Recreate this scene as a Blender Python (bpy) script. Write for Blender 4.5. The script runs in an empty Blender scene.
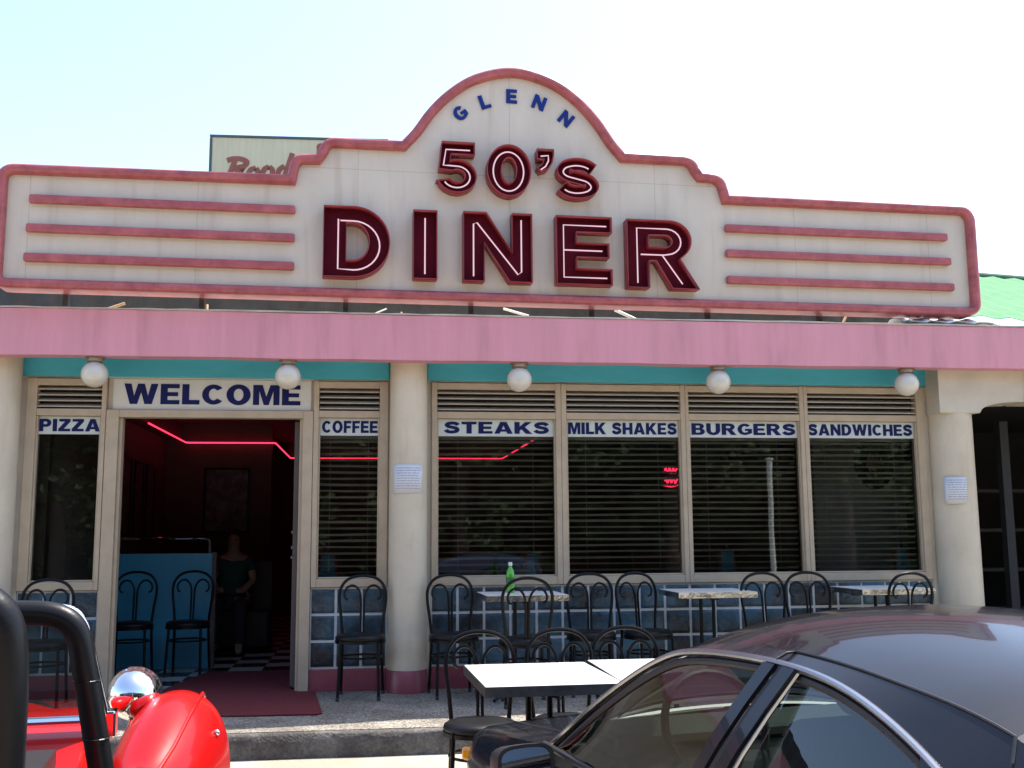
import bpy, math, random
from mathutils import Vector, Matrix
R = math.radians
scene = bpy.context.scene
col = scene.collection
random.seed(7)

# ------------------------------------------------------------------ camera, sky, sun, exposure
cam_d = bpy.data.cameras.new('camera')
cam_d.sensor_width = 36.0
cam_d.lens = 37.62
cam_d.clip_end = 2000
cam = bpy.data.objects.new('camera', cam_d)
col.objects.link(cam)
rt = Vector((0.9913366, -0.13115635, -0.00705377))
up = Vector((-0.01152124, -0.14032812, 0.99003802))
fw = Vector((0.13083961, 0.98137966, 0.14062348))
m3 = Matrix((rt, up, -fw)).transposed()
cam.matrix_world = Matrix.Translation((0, -8.7, 1.19)) @ m3.to_4x4()
scene.camera = cam

SUN_DIR = Vector((0.42, 0.225, 1.0)).normalized()
world = bpy.data.worlds.new('World')
scene.world = world
world.use_nodes = True
wn = world.node_tree
wn.nodes.clear()
sky = wn.nodes.new('ShaderNodeTexSky')
sky.sky_type = 'NISHITA'
sky.sun_disc = False
sky.sun_elevation = math.asin(SUN_DIR.z)
sky.sun_rotation = math.atan2(SUN_DIR.x, SUN_DIR.y)
sky.altitude = 50
sky.air_density = 1.0
sky.dust_density = 1.6
sky.ozone_density = 1.0
bg = wn.nodes.new('ShaderNodeBackground')
bg.inputs['Strength'].default_value = 0.145
wo = wn.nodes.new('ShaderNodeOutputWorld')
wn.links.new(sky.outputs[0], bg.inputs[0])
wn.links.new(bg.outputs[0], wo.inputs[0])

sun_d = bpy.data.lights.new('sun', 'SUN')
sun_d.energy = 3.6
sun_d.angle = R(0.5)
sun_d.color = (1.0, 0.95, 0.86)
sun = bpy.data.objects.new('sun', sun_d)
col.objects.link(sun)
sun.rotation_euler = (-SUN_DIR).to_track_quat('-Z', 'Y').to_euler()

vs = scene.view_settings
vs.view_transform = 'Standard'
vs.look = 'None'
vs.gamma = 1.0
vs.use_curve_mapping = False
vs.exposure = 1.52
scene.cycles.max_bounces = 10
scene.cycles.transparent_max_bounces = 16

# ------------------------------------------------------------------ helpers
def tag(o, label=None, cat=None, group=None, kind=None):
    if label: o['label'] = label
    if cat: o['category'] = cat
    if group: o['group'] = group
    if kind: o['kind'] = kind
    return o

def empty(name, loc=(0, 0, 0), rz=0.0, rx=0.0, label=None, cat=None, group=None):
    o = bpy.data.objects.new(name, None)
    o.empty_display_size = 0.1
    col.objects.link(o)
    o.location = loc
    o.rotation_euler = (rx, 0, rz)
    return tag(o, label, cat, group)

def children(o):
    return [c for c in bpy.data.objects if c.parent == o]

def copy_tree(o, parent=None):
    c = o.copy()
    col.objects.link(c)
    if parent is not None: c.parent = parent
    for ch in children(o):
        copy_tree(ch, c)
    return c

def catmull(pts, n=8, closed=False):
    pts = [Vector(p) for p in pts]
    L = len(pts)
    out = []
    rng = range(L) if closed else range(L - 1)
    for i in rng:
        if closed:
            p0, p1, p2, p3 = pts[(i-1) % L], pts[i], pts[(i+1) % L], pts[(i+2) % L]
        else:
            p1, p2 = pts[i], pts[i+1]
            p0 = pts[i-1] if i > 0 else p1*2 - p2
            p3 = pts[i+2] if i+2 < L else p2*2 - p1
        for k in range(n):
            t = k / n
            out.append(0.5*((2*p1) + (p2-p0)*t + (2*p0-5*p1+4*p2-p3)*t*t + (3*p1-p0-3*p2+p3)*t**3))
    if not closed: out.append(pts[-1])
    return out

class MB:
    def __init__(self):
        self.v = []; self.f = []
    def box(self, x0, x1, y0, y1, z0, z1):
        b = len(self.v)
        for z in (z0, z1):
            for x, y in ((x0, y0), (x1, y0), (x1, y1), (x0, y1)):
                self.v.append((x, y, z))
        for q in ((3,2,1,0), (4,5,6,7), (0,1,5,4), (1,2,6,5), (2,3,7,6), (3,0,4,7)):
            self.f.append([b+i for i in q])
        return self
    def tube(self, path, r, n=10, closed=False, caps=True, ell=None):
        path = [Vector(p) for p in path]
        L = len(path)
        b = len(self.v)
        prev = None
        for i, p in enumerate(path):
            if closed: d = path[(i+1) % L] - path[(i-1) % L]
            else: d = path[min(i+1, L-1)] - path[max(i-1, 0)]
            if d.length < 1e-9: d = Vector((0, 0, 1))
            d.normalize()
            if prev is None:
                a = Vector((0, 0, 1)) if abs(d.z) < 0.9 else Vector((1, 0, 0))
                nrm = (a - d*a.dot(d)).normalized()
            else:
                nrm = prev - d*prev.dot(d)
                nrm = nrm.normalized() if nrm.length > 1e-6 else d.orthogonal().normalized()
            prev = nrm
            bn = d.cross(nrm)
            rr = r[i] if isinstance(r, (list, tuple)) else r
            for k in range(n):
                a = 2*math.pi*k/n
                self.v.append(tuple(p + (nrm*math.cos(a) + bn*math.sin(a))*rr))
        for i in range(L if closed else L-1):
            j = (i+1) % L
            for k in range(n):
                k2 = (k+1) % n
                self.f.append([b+i*n+k, b+i*n+k2, b+j*n+k2, b+j*n+k])
        if caps and not closed:
            self.f.append([b+k for k in range(n)][::-1])
            self.f.append([b+(L-1)*n+k for k in range(n)])
        return self
    def lathe(self, prof, n=24, c=(0, 0, 0), axis='z'):
        b = len(self.v)
        for (r, h) in prof:
            for k in range(n):
                a = 2*math.pi*k/n
                if axis == 'z': p = (c[0]+r*math.cos(a), c[1]+r*math.sin(a), c[2]+h)
                elif axis == 'y': p = (c[0]+r*math.cos(a), c[1]+h, c[2]+r*math.sin(a))
                else: p = (c[0]+h, c[1]+r*math.cos(a), c[2]+r*math.sin(a))
                self.v.append(p)
        for i in range(len(prof)-1):
            for k in range(n):
                k2 = (k+1) % n
                self.f.append([b+i*n+k, b+i*n+k2, b+(i+1)*n+k2, b+(i+1)*n+k])
        if prof[0][0] > 1e-6: self.f.append([b+k for k in range(n)][::-1])
        if prof[-1][0] > 1e-6: self.f.append([b+(len(prof)-1)*n+k for k in range(n)])
        return self
    def grid(self, rows, wrap=False):
        b = len(self.v)
        n = len(rows[0])
        for r in rows: self.v += [tuple(p) for p in r]
        for i in range(len(rows)-1):
            for k in range(n if wrap else n-1):
                k2 = (k+1) % n
                self.f.append([b+i*n+k, b+i*n+k2, b+(i+1)*n+k2, b+(i+1)*n+k])
        return self
    def prism(self, poly, y0, y1):
        """polygon in (x,z), extruded from y0 to y1"""
        b = len(self.v); n = len(poly)
        for y in (y0, y1):
            for x, z in poly: self.v.append((x, y, z))
        self.f.append([b+i for i in range(n)])
        self.f.append([b+n+i for i in range(n)][::-1])
        for i in range(n):
            j = (i+1) % n
            self.f.append([b+i, b+n+i, b+n+j, b+j])
        return self
    def ell(self, c, r, nu=16, nv=10, zmin=-1.0):
        rows = []
        for i in range(nv+1):
            t = math.asin(zmin) + (math.pi/2 - math.asin(zmin))*i/nv if zmin > -1 else -math.pi/2 + math.pi*i/nv
            rows.append([(c[0]+r[0]*math.cos(t)*math.cos(2*math.pi*k/nu), c[1]+r[1]*math.cos(t)*math.sin(2*math.pi*k/nu), c[2]+r[2]*math.sin(t)) for k in range(nu)])
        return self.grid(rows, wrap=True)
    def sweep_strip(self, outer, inner, thick):
        """ribbon between two 3D curves, given a thickness along its normal"""
        n = len(outer)
        rows_o, rows_i = [], []
        outer = [Vector(p) for p in outer]; inner = [Vector(p) for p in inner]
        for i in range(n):
            d = outer[min(i+1, n-1)] - outer[max(i-1, 0)]
            nn = d.cross(inner[i]-outer[i])
            nn = nn.normalized()*thick if nn.length > 1e-9 else Vector((0, 0, thick))
            self_row = [outer[i], inner[i], inner[i]+nn, outer[i]+nn]
            rows_o.append(self_row)
        return self.grid(rows_o, wrap=True)
    def build(self, name, m, parent=None, smooth=False, loc=(0, 0, 0), rot=(0, 0, 0), bevel=0.0, angle=40, seg=2):
        me = bpy.data.meshes.new(name)
        me.from_pydata([tuple(v) for v in self.v], [], self.f)
        me.validate()
        me.update()
        o = bpy.data.objects.new(name, me)
        col.objects.link(o)
        if m is not None: me.materials.append(m)
        if parent is not None: o.parent = parent
        o.location = loc; o.rotation_euler = rot
        import bmesh
        bm = bmesh.new(); bm.from_mesh(me)
        bmesh.ops.remove_doubles(bm, verts=bm.verts, dist=1e-5)
        bmesh.ops.recalc_face_normals(bm, faces=bm.faces)
        if smooth:
            for f in bm.faces: f.smooth = True
            for e in bm.edges:
                if len(e.link_faces) == 2 and e.calc_face_angle(0) > R(angle): e.smooth = False
        bm.to_mesh(me); bm.free()
        if bevel > 0:
            bv = o.modifiers.new('bevel', 'BEVEL'); bv.width = bevel; bv.segments = seg; bv.limit_method = 'ANGLE'
            bv.angle_limit = R(30)
        return o

def box(name, m, parent, x0, x1, y0, y1, z0, z1, bevel=0.0, **k):
    return MB().box(x0, x1, y0, y1, z0, z1).build(name, m, parent, bevel=bevel, **k)

# ------------------------------------------------------------------ materials
MATS = {}
def mat(name, c, rough=0.6, metal=0.0, c2=None, nscale=6.0, ndetail=5, bump=0.0, bscale=40.0, coat=0.0, spec=0.5,
        streak=None, contrast=(0.35, 0.7), emit=None, estr=0.0, rvar=0.0):
    if name in MATS: return MATS[name]
    m = bpy.data.materials.new(name); m.use_nodes = True
    nt = m.node_tree; p = nt.nodes['Principled BSDF']
    p.inputs['Base Color'].default_value = (*c, 1)
    p.inputs['Roughness'].default_value = rough
    p.inputs['Metallic'].default_value = metal
    p.inputs['Specular IOR Level'].default_value = spec
    if coat: p.inputs['Coat Weight'].default_value = coat; p.inputs['Coat Roughness'].default_value = 0.03
    if emit:
        p.inputs['Emission Color'].default_value = (*emit, 1); p.inputs['Emission Strength'].default_value = estr
    tc = nt.nodes.new('ShaderNodeTexCoord')
    if c2 is None: c2 = tuple(x*0.82 for x in c)
    nz = nt.nodes.new('ShaderNodeTexNoise'); nz.inputs['Scale'].default_value = nscale; nz.inputs['Detail'].default_value = ndetail
    nz.inputs['Roughness'].default_value = 0.65
    src = tc.outputs['Object']
    if streak:
        mp = nt.nodes.new('ShaderNodeMapping'); mp.inputs['Scale'].default_value = streak
        nt.links.new(src, mp.inputs['Vector']); nt.links.new(mp.outputs[0], nz.inputs['Vector'])
    else: nt.links.new(src, nz.inputs['Vector'])
    rp = nt.nodes.new('ShaderNodeValToRGB')
    rp.color_ramp.elements[0].position = contrast[0]; rp.color_ramp.elements[1].position = contrast[1]
    rp.color_ramp.elements[0].color = (*c2, 1); rp.color_ramp.elements[1].color = (*c, 1)
    nt.links.new(nz.outputs['Fac'], rp.inputs[0]); nt.links.new(rp.outputs[0], p.inputs['Base Color'])
    if rvar:
        mr = nt.nodes.new('ShaderNodeMapRange'); mr.inputs['To Min'].default_value = max(0.02, rough-rvar); mr.inputs['To Max'].default_value = rough+rvar
        nt.links.new(nz.outputs['Fac'], mr.inputs['Value']); nt.links.new(mr.outputs[0], p.inputs['Roughness'])
    if bump:
        n2 = nt.nodes.new('ShaderNodeTexNoise'); n2.inputs['Scale'].default_value = bscale; n2.inputs['Detail'].default_value = 4
        nt.links.new(src, n2.inputs['Vector'])
        bp = nt.nodes.new('ShaderNodeBump'); bp.inputs['Strength'].default_value = bump; bp.inputs['Distance'].default_value = 0.01
        nt.links.new(n2.outputs['Fac'], bp.inputs['Height']); nt.links.new(bp.outputs[0], p.inputs['Normal'])
    MATS[name] = m
    return m

def glass_mat(name, tint, f0=1.5, rough=0.0, fmin=0.0):
    m = bpy.data.materials.new(name); m.use_nodes = True
    nt = m.node_tree; nt.nodes.clear()
    out = nt.nodes.new('ShaderNodeOutputMaterial'); mx = nt.nodes.new('ShaderNodeMixShader')
    tr = nt.nodes.new('ShaderNodeBsdfTransparent'); tr.inputs[0].default_value = (*tint, 1)
    gl = nt.nodes.new('ShaderNodeBsdfGlossy'); gl.inputs['Roughness'].default_value = rough
    fr = nt.nodes.new('ShaderNodeFresnel'); fr.inputs['IOR'].default_value = f0
    tc = nt.nodes.new('ShaderNodeTexCoord'); nz = nt.nodes.new('ShaderNodeTexNoise'); nz.inputs['Scale'].default_value = 1.2
    bp = nt.nodes.new('ShaderNodeBump'); bp.inputs['Strength'].default_value = 0.03; bp.inputs['Distance'].default_value = 0.02
    nt.links.new(tc.outputs['Object'], nz.inputs['Vector']); nt.links.new(nz.outputs['Fac'], bp.inputs['Height'])
    nt.links.new(bp.outputs[0], gl.inputs['Normal'])
    ad = nt.nodes.new('ShaderNodeMath'); ad.operation = 'MULTIPLY_ADD'; ad.inputs[1].default_value = 1.5; ad.inputs[2].default_value = fmin
    ad.use_clamp = True
    nt.links.new(fr.outputs[0], ad.inputs[0]); nt.links.new(ad.outputs[0], mx.inputs[0])
    nt.links.new(tr.outputs[0], mx.inputs[1]); nt.links.new(gl.outputs[0], mx.inputs[2]); nt.links.new(mx.outputs[0], out.inputs[0])
    return m

def emis(name, c, s):
    m = bpy.data.materials.new(name); m.use_nodes = True
    nt = m.node_tree; nt.nodes.clear()
    e = nt.nodes.new('ShaderNodeEmission'); e.inputs[0].default_value = (*c, 1); e.inputs[1].default_value = s
    o = nt.nodes.new('ShaderNodeOutputMaterial'); nt.links.new(e.outputs[0], o.inputs[0])
    return m

M_cream = mat('cream_paint', (0.62, 0.55, 0.44), 0.6, c2=(0.52, 0.46, 0.36), nscale=3, bump=0.15, bscale=60)
M_column = mat('column_paint', (0.66, 0.57, 0.43), 0.55, c2=(0.56, 0.48, 0.36), nscale=2.5, bump=0.12, bscale=50)
M_pink = mat('pink_paint', (0.69, 0.30, 0.365), 0.62, c2=(0.60, 0.26, 0.31), nscale=1.3, ndetail=8, streak=(6, 1, 0.6), bump=0.1, bscale=80, contrast=(0.3, 0.62))
M_slab = mat('slab_concrete', (0.58, 0.55, 0.50), 0.85, c2=(0.4, 0.37, 0.33), nscale=5, bump=0.3)
M_teal = mat('teal_paint', (0.065, 0.45, 0.58), 0.5, c2=(0.055, 0.39, 0.50), nscale=3, streak=(1, 1, 3))
M_frame = mat('window_frame_paint', (0.50, 0.40, 0.28), 0.45, c2=(0.42, 0.33, 0.23), nscale=6, bump=0.05)
M_louvre = mat('louvre_slat', (0.48, 0.42, 0.33), 0.5, nscale=8)
M_dark = mat('dark_void', (0.015, 0.014, 0.013), 0.9)
M_base = mat('pink_tile_base', (0.30, 0.07, 0.09), 0.35, c2=(0.23, 0.05, 0.07), nscale=7)
M_mortar = mat('white_mortar', (0.68, 0.70, 0.70), 0.7, c2=(0.56, 0.57, 0.57), nscale=12)
M_signw = None
M_trim = mat('red_trim_paint', (0.47, 0.125, 0.128), 0.42, c2=(0.30, 0.06, 0.072), nscale=9, ndetail=8, bump=0.08, bscale=60)
M_return = mat('red_letter_return', (0.30, 0.026, 0.036), 0.4, c2=(0.23, 0.02, 0.028), nscale=9)
M_lface = mat('maroon_letter_face', (0.095, 0.003, 0.012), 0.6, c2=(0.07, 0.002, 0.009), nscale=9, spec=0.1)
M_navy = mat('navy_vinyl', (0.004, 0.008, 0.085), 0.5, c2=(0.003, 0.006, 0.07), spec=0.25)
M_blueletter = mat('blue_letter', (0.008, 0.03, 0.22), 0.5, spec=0.2)
M_board = mat('white_board', (0.66, 0.64, 0.58), 0.45, c2=(0.58, 0.56, 0.5), nscale=4)
M_strip = mat('pale_vinyl_strip', (0.60, 0.64, 0.60), 0.4, c2=(0.54, 0.58, 0.54), nscale=5)
M_black = mat('black_metal', (0.004, 0.004, 0.005), 0.3, c2=(0.006, 0.006, 0.007), nscale=20, spec=0.18)
M_seat = mat('black_vinyl', (0.005, 0.005, 0.006), 0.4, c2=(0.008, 0.008, 0.009), nscale=30, spec=0.25, bump=0.1, bscale=200)
M_alu = mat('brushed_edge', (0.55, 0.54, 0.52), 0.22, 1.0, c2=(0.4, 0.39, 0.37), nscale=3, bump=0.5, bscale=14)
M_steel = mat('dull_steel', (0.10, 0.10, 0.10), 0.4, 0.7, c2=(0.05, 0.05, 0.05), nscale=14, bump=0.1)
M_lam = mat('white_laminate', (0.74, 0.73, 0.70), 0.3, c2=(0.68, 0.67, 0.64), nscale=4, rvar=0.1)
M_globe = mat('opal_globe', (0.66, 0.62, 0.53), 0.15, c2=(0.60, 0.56, 0.48), nscale=2, coat=0.4)
M_brass = mat('lamp_gallery', (0.42, 0.36, 0.27), 0.35, 0.7, nscale=8)
M_chrome = mat('chrome', (0.82, 0.82, 0.84), 0.06, 1.0, c2=(0.78, 0.78, 0.8), nscale=3)
M_paper = mat('white_paper', (0.70, 0.71, 0.74), 0.8, c2=(0.66, 0.67, 0.7))
M_ink = mat('grey_ink', (0.33, 0.34, 0.42), 0.8)
M_mat_red = mat('red_carpet', (0.17, 0.016, 0.022), 0.95, c2=(0.11, 0.010, 0.014), nscale=30, bump=0.6, bscale=300)
M_wood = mat('raw_timber', (0.42, 0.29, 0.16), 0.8, c2=(0.32, 0.21, 0.11), nscale=10, streak=(8, 8, 1))
M_corr = mat('dark_sheet', (0.045, 0.047, 0.05), 0.6, c2=(0.025, 0.026, 0.028), nscale=6)
M_green = mat('green_roof_sheet', (0.17, 0.31, 0.18), 1.0, c2=(0.14, 0.27, 0.15), nscale=3, spec=0.0)
M_greend = mat('green_roof_ridge', (0.08, 0.17, 0.12), 0.6)
M_tarp = mat('white_tarp', (0.75, 0.75, 0.74), 0.6, bump=0.3, bscale=12)
M_bill = mat('pale_yellow_board', (0.76, 0.67, 0.44), 0.6, c2=(0.66, 0.58, 0.38), nscale=3, streak=(9, 1, 0.5))
M_billtxt = mat('brown_script', (0.36, 0.11, 0.07), 0.6)
M_billedge = mat('grey_steel_edge', (0.10, 0.12, 0.13), 0.5)
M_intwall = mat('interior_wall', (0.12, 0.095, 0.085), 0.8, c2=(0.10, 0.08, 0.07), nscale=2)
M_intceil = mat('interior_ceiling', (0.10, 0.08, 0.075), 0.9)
M_blue = mat('blue_laminate', (0.05, 0.32, 0.48), 0.45, c2=(0.042, 0.28, 0.43), nscale=2)
M_redp = mat('red_plastic', (0.45, 0.03, 0.04), 0.35)
M_bottle = mat('green_plastic', (0.10, 0.42, 0.04), 0.12, c2=(0.08, 0.36, 0.03), coat=0.5)
M_cap = mat('white_cap', (0.75, 0.78, 0.72), 0.4)
M_lblb = mat('dark_green_label', (0.02, 0.16, 0.04), 0.4)
M_rubber = mat('tyre_rubber', (0.014, 0.014, 0.014), 0.8, bump=0.2, bscale=90)
M_pad = mat('black_foam_padding', (0.005, 0.005, 0.006), 0.36, c2=(0.007, 0.007, 0.008), nscale=18, bump=0.05, bscale=160, spec=0.22)
M_red = mat('red_car_paint', (0.42, 0.004, 0.004), 0.28, c2=(0.39, 0.004, 0.004), nscale=3, coat=0.3, spec=0.15)
M_car = mat('black_car_paint', (0.009, 0.010, 0.015), 0.22, c2=(0.015, 0.015, 0.018), nscale=3, ndetail=8, coat=0.4, spec=0.2, rvar=0.03)
M_blackpl = mat('black_plastic', (0.016, 0.016, 0.017), 0.45, bump=0.1, bscale=300)
M_amber = mat('amber_lens', (0.75, 0.32, 0.02), 0.15, coat=0.6)
M_lens = mat('clear_lens', (0.6, 0.62, 0.64), 0.1, 0.3, coat=0.8)
M_redlens = mat('red_lens', (0.4, 0.01, 0.012), 0.15, coat=0.6)
M_cabin = mat('dark_upholstery', (0.05, 0.052, 0.055), 0.85, c2=(0.035, 0.036, 0.04), nscale=20)
M_mirror = mat('mirror_glass', (0.75, 0.8, 0.85), 0.02, 1.0, c2=(0.75, 0.8, 0.85))
M_bark = mat('bark', (0.08, 0.06, 0.045), 0.9, c2=(0.05, 0.038, 0.03), nscale=8, bump=0.6)
M_leaf = mat('leaf_green', (0.042, 0.07, 0.024), 0.7, c2=(0.020, 0.036, 0.013), nscale=0.5, spec=0.2)
M_skin = mat('skin', (0.36, 0.21, 0.14), 0.55)
M_shirt = mat('green_cloth', (0.015, 0.06, 0.045), 0.85)
M_trouser = mat('dark_cloth', (0.03, 0.03, 0.04), 0.9)
M_hair = mat('black_hair', (0.012, 0.01, 0.01), 0.6)
M_pane = glass_mat('window_glass', (0.74, 0.75, 0.73), 1.5, fmin=0.02)
M_carglass = glass_mat('tinted_car_glass', (0.42, 0.50, 0.46), 1.5, fmin=0.02)
M_neon_in = emis('red_neon_tube', (1.0, 0.03, 0.085), 1.0)
M_neon_let = emis('pale_neon_tube', (1.0, 0.66, 0.78), 0.33)
M_neon_red = emis('red_neon_sign', (1.0, 0.03, 0.10), 1.0)

def drips(m, strength, sx, sz, dark):
    nt = m.node_tree; p = nt.nodes['Principled BSDF']
    tc = nt.nodes.new('ShaderNodeTexCoord'); mp = nt.nodes.new('ShaderNodeMapping'); mp.inputs['Scale'].default_value = (sx, 1, sz)
    nz = nt.nodes.new('ShaderNodeTexNoise'); nz.inputs['Scale'].default_value = 1.0; nz.inputs['Detail'].default_value = 6
    nt.links.new(tc.outputs['Object'], mp.inputs[0]); nt.links.new(mp.outputs[0], nz.inputs['Vector'])
    rp = nt.nodes.new('ShaderNodeValToRGB'); rp.color_ramp.elements[0].position = 0.56; rp.color_ramp.elements[1].position = 0.74
    rp.color_ramp.elements[0].color = (1, 1, 1, 1); rp.color_ramp.elements[1].color = (*dark, 1)
    nt.links.new(nz.outputs['Fac'], rp.inputs[0])
    mul = nt.nodes.new('ShaderNodeMix'); mul.data_type = 'RGBA'; mul.blend_type = 'MULTIPLY'; mul.inputs[0].default_value = strength
    src = p.inputs['Base Color'].links[0].from_socket
    nt.links.new(src, mul.inputs[6]); nt.links.new(rp.outputs[0], mul.inputs[7]); nt.links.new(mul.outputs[2], p.inputs['Base Color'])

def sign_mat():
    m = mat('sign_panel', (0.68, 0.60, 0.50), 0.42, c2=(0.58, 0.51, 0.42), nscale=1.6, ndetail=7, streak=(1.5, 1, 0.6))
    nt = m.node_tree; p = nt.nodes['Principled BSDF']
    tc = nt.nodes.new('ShaderNodeTexCoord')
    # sheet joints: thin dark lines
    sx = nt.nodes.new('ShaderNodeSeparateXYZ'); nt.links.new(tc.outputs['Object'], sx.inputs[0])
    cx = nt.nodes.new('ShaderNodeCombineXYZ'); nt.links.new(sx.outputs['X'], cx.inputs['X']); nt.links.new(sx.outputs['Z'], cx.inputs['Y'])
    br = nt.nodes.new('ShaderNodeTexBrick'); br.offset = 0.0
    for k, v in (('Scale', 1.0), ('Mortar Size', 0.0035), ('Brick Width', 1.22), ('Row Height', 1.02), ('Mortar Smooth', 0.4)):
        br.inputs[k].default_value = v
    br.inputs['Color1'].default_value = br.inputs['Color2'].default_value = (1, 1, 1, 1); br.inputs['Mortar'].default_value = (0.55, 0.52, 0.5, 1)
    nt.links.new(cx.outputs[0], br.inputs['Vector'])
    mul = nt.nodes.new('ShaderNodeMix'); mul.data_type = 'RGBA'; mul.blend_type = 'MULTIPLY'; mul.inputs[0].default_value = 0.55
    src = p.inputs['Base Color'].links[0].from_socket
    nt.links.new(src, mul.inputs[6]); nt.links.new(br.outputs['Color'], mul.inputs[7]); nt.links.new(mul.outputs[2], p.inputs['Base Color'])
    n2 = nt.nodes.new('ShaderNodeTexNoise'); n2.inputs['Scale'].default_value = 2.2; n2.inputs['Detail'].default_value = 2
    nt.links.new(tc.outputs['Object'], n2.inputs['Vector'])
    bp = nt.nodes.new('ShaderNodeBump'); bp.inputs['Strength'].default_value = 0.35; bp.inputs['Distance'].default_value = 0.05
    nt.links.new(n2.outputs['Fac'], bp.inputs['Height']); nt.links.new(bp.outputs[0], p.inputs['Normal'])
    return m
M_signw = sign_mat()
drips(M_signw, 0.5, 9, 0.9, (0.70, 0.64, 0.58))
drips(M_pink, 0.55, 5, 0.8, (0.66, 0.60, 0.60))
drips(M_trim, 0.5, 14, 14, (0.55, 0.5, 0.5))
drips(M_column, 0.5, 10, 1.5, (0.74, 0.70, 0.64))

def block_mat():
    m = mat('glass_block', (0.065, 0.145, 0.20), 0.16, c2=(0.022, 0.028, 0.034), nscale=1.5, ndetail=4, bump=0.8, bscale=28, contrast=(0.42, 0.66), spec=0.35)
    return m
M_block = block_mat()

def checker_mat():
    m = bpy.data.materials.new('checker_tiles'); m.use_nodes = True
    nt = m.node_tree; p = nt.nodes['Principled BSDF']; p.inputs['Roughness'].default_value = 0.25
    tc = nt.nodes.new('ShaderNodeTexCoord'); ch = nt.nodes.new('ShaderNodeTexChecker')
    ch.inputs['Scale'].default_value = 3.3333
    ch.inputs['Color1'].default_value = (0.5, 0.5, 0.48, 1); ch.inputs['Color2'].default_value = (0.015, 0.015, 0.016, 1)
    mp = nt.nodes.new('ShaderNodeMapping'); mp.inputs['Location'].default_value = (0.05, 0.05, 0.15)
    nt.links.new(tc.outputs['Object'], mp.inputs[0]); nt.links.new(mp.outputs[0], ch.inputs['Vector']); nt.links.new(ch.outputs['Color'], p.inputs['Base Color'])
    return m
M_check = checker_mat()

def aggregate_mat(name, cA, cB, cC, scale, big, rough=0.85, bump=0.5):
    m = bpy.data.materials.new(name); m.use_nodes = True
    nt = m.node_tree; p = nt.nodes['Principled BSDF']; p.inputs['Roughness'].default_value = rough
    tc = nt.nodes.new('ShaderNodeTexCoord')
    vo = nt.nodes.new('ShaderNodeTexVoronoi'); vo.inputs['Scale'].default_value = scale
    nt.links.new(tc.outputs['Object'], vo.inputs['Vector'])
    bw = nt.nodes.new('ShaderNodeRGBToBW'); nt.links.new(vo.outputs['Color'], bw.inputs[0])
    rp = nt.nodes.new('ShaderNodeValToRGB'); e = rp.color_ramp.elements
    e[0].position = 0.25; e[0].color = (*cA, 1); e[1].position = 0.8; e[1].color = (*cB, 1)
    nt.links.new(bw.outputs[0], rp.inputs[0])
    nz = nt.nodes.new('ShaderNodeTexNoise'); nz.inputs['Scale'].default_value = big; nz.inputs['Detail'].default_value = 7
    nt.links.new(tc.outputs['Object'], nz.inputs['Vector'])
    rq = nt.nodes.new('ShaderNodeValToRGB'); rq.color_ramp.elements[0].position = 0.38; rq.color_ramp.elements[1].position = 0.66
    rq.color_ramp.elements[0].color = (*cC, 1); rq.color_ramp.elements[1].color = (1, 1, 1, 1)
    nt.links.new(nz.outputs['Fac'], rq.inputs[0])
    mx = nt.nodes.new('ShaderNodeMix'); mx.data_type = 'RGBA'; mx.blend_type = 'MULTIPLY'; mx.inputs[0].default_value = 1
    nt.links.new(rp.outputs[0], mx.inputs[6]); nt.links.new(rq.outputs[0], mx.inputs[7]); nt.links.new(mx.outputs[2], p.inputs['Base Color'])
    bp = nt.nodes.new('ShaderNodeBump'); bp.inputs['Strength'].default_value = bump; bp.inputs['Distance'].default_value = 0.004
    nt.links.new(vo.outputs['Distance'], bp.inputs['Height']); nt.links.new(bp.outputs[0], p.inputs['Normal'])
    return m
M_walk = aggregate_mat('pebble_walk', (0.12, 0.105, 0.085), (0.40, 0.36, 0.30), (0.62, 0.60, 0.58), 95, 2.5)
M_kerb = aggregate_mat('worn_kerb', (0.10, 0.088, 0.078), (0.15, 0.135, 0.12), (0.4, 0.38, 0.36), 60, 5.0, bump=0.8)
M_lot = aggregate_mat('lot_concrete', (0.36, 0.325, 0.26), (0.44, 0.40, 0.32), (0.72, 0.70, 0.66), 120, 1.2, bump=0.3)

# ------------------------------------------------------------------ text and outlines
def curve_mesh(cu):
    o = bpy.data.objects.new('tmp_curve', cu); col.objects.link(o)
    dg = bpy.context.evaluated_depsgraph_get()
    me = bpy.data.meshes.new_from_object(o.evaluated_get(dg))
    bpy.data.objects.remove(o)
    bpy.data.curves.remove(cu)
    return me

def text_mesh(s, bold=0.0, extrude=0.0, shear=0.0, spacing=1.0):
    cu = bpy.data.curves.new('txt', 'FONT'); cu.body = s
    cu.offset = bold; cu.extrude = extrude; cu.shear = shear; cu.space_character = spacing
    cu.resolution_u = 4
    return curve_mesh(cu)

def place_mesh(me, name, m, parent, fn):
    for v in me.vertices: v.co = Vector(fn(v.co))
    me.materials.clear(); me.materials.append(m); me.name = name; me.update()
    o = bpy.data.objects.new(name, me); col.objects.link(o)
    if parent is not None: o.parent = parent
    return o

def outline_mesh(loops, extrude, fill=True):
    cu = bpy.data.curves.new('outl', 'CURVE'); cu.dimensions = '2D'; cu.fill_mode = 'BOTH' if fill else 'NONE'
    cu.extrude = extrude
    for lp in loops:
        sp = cu.splines.new('POLY'); sp.points.add(len(lp)-1)
        for p, q in zip(sp.points, lp): p.co = (q[0], q[1], 0, 1)
        sp.use_cyclic_u = True
    return curve_mesh(cu)

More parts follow.
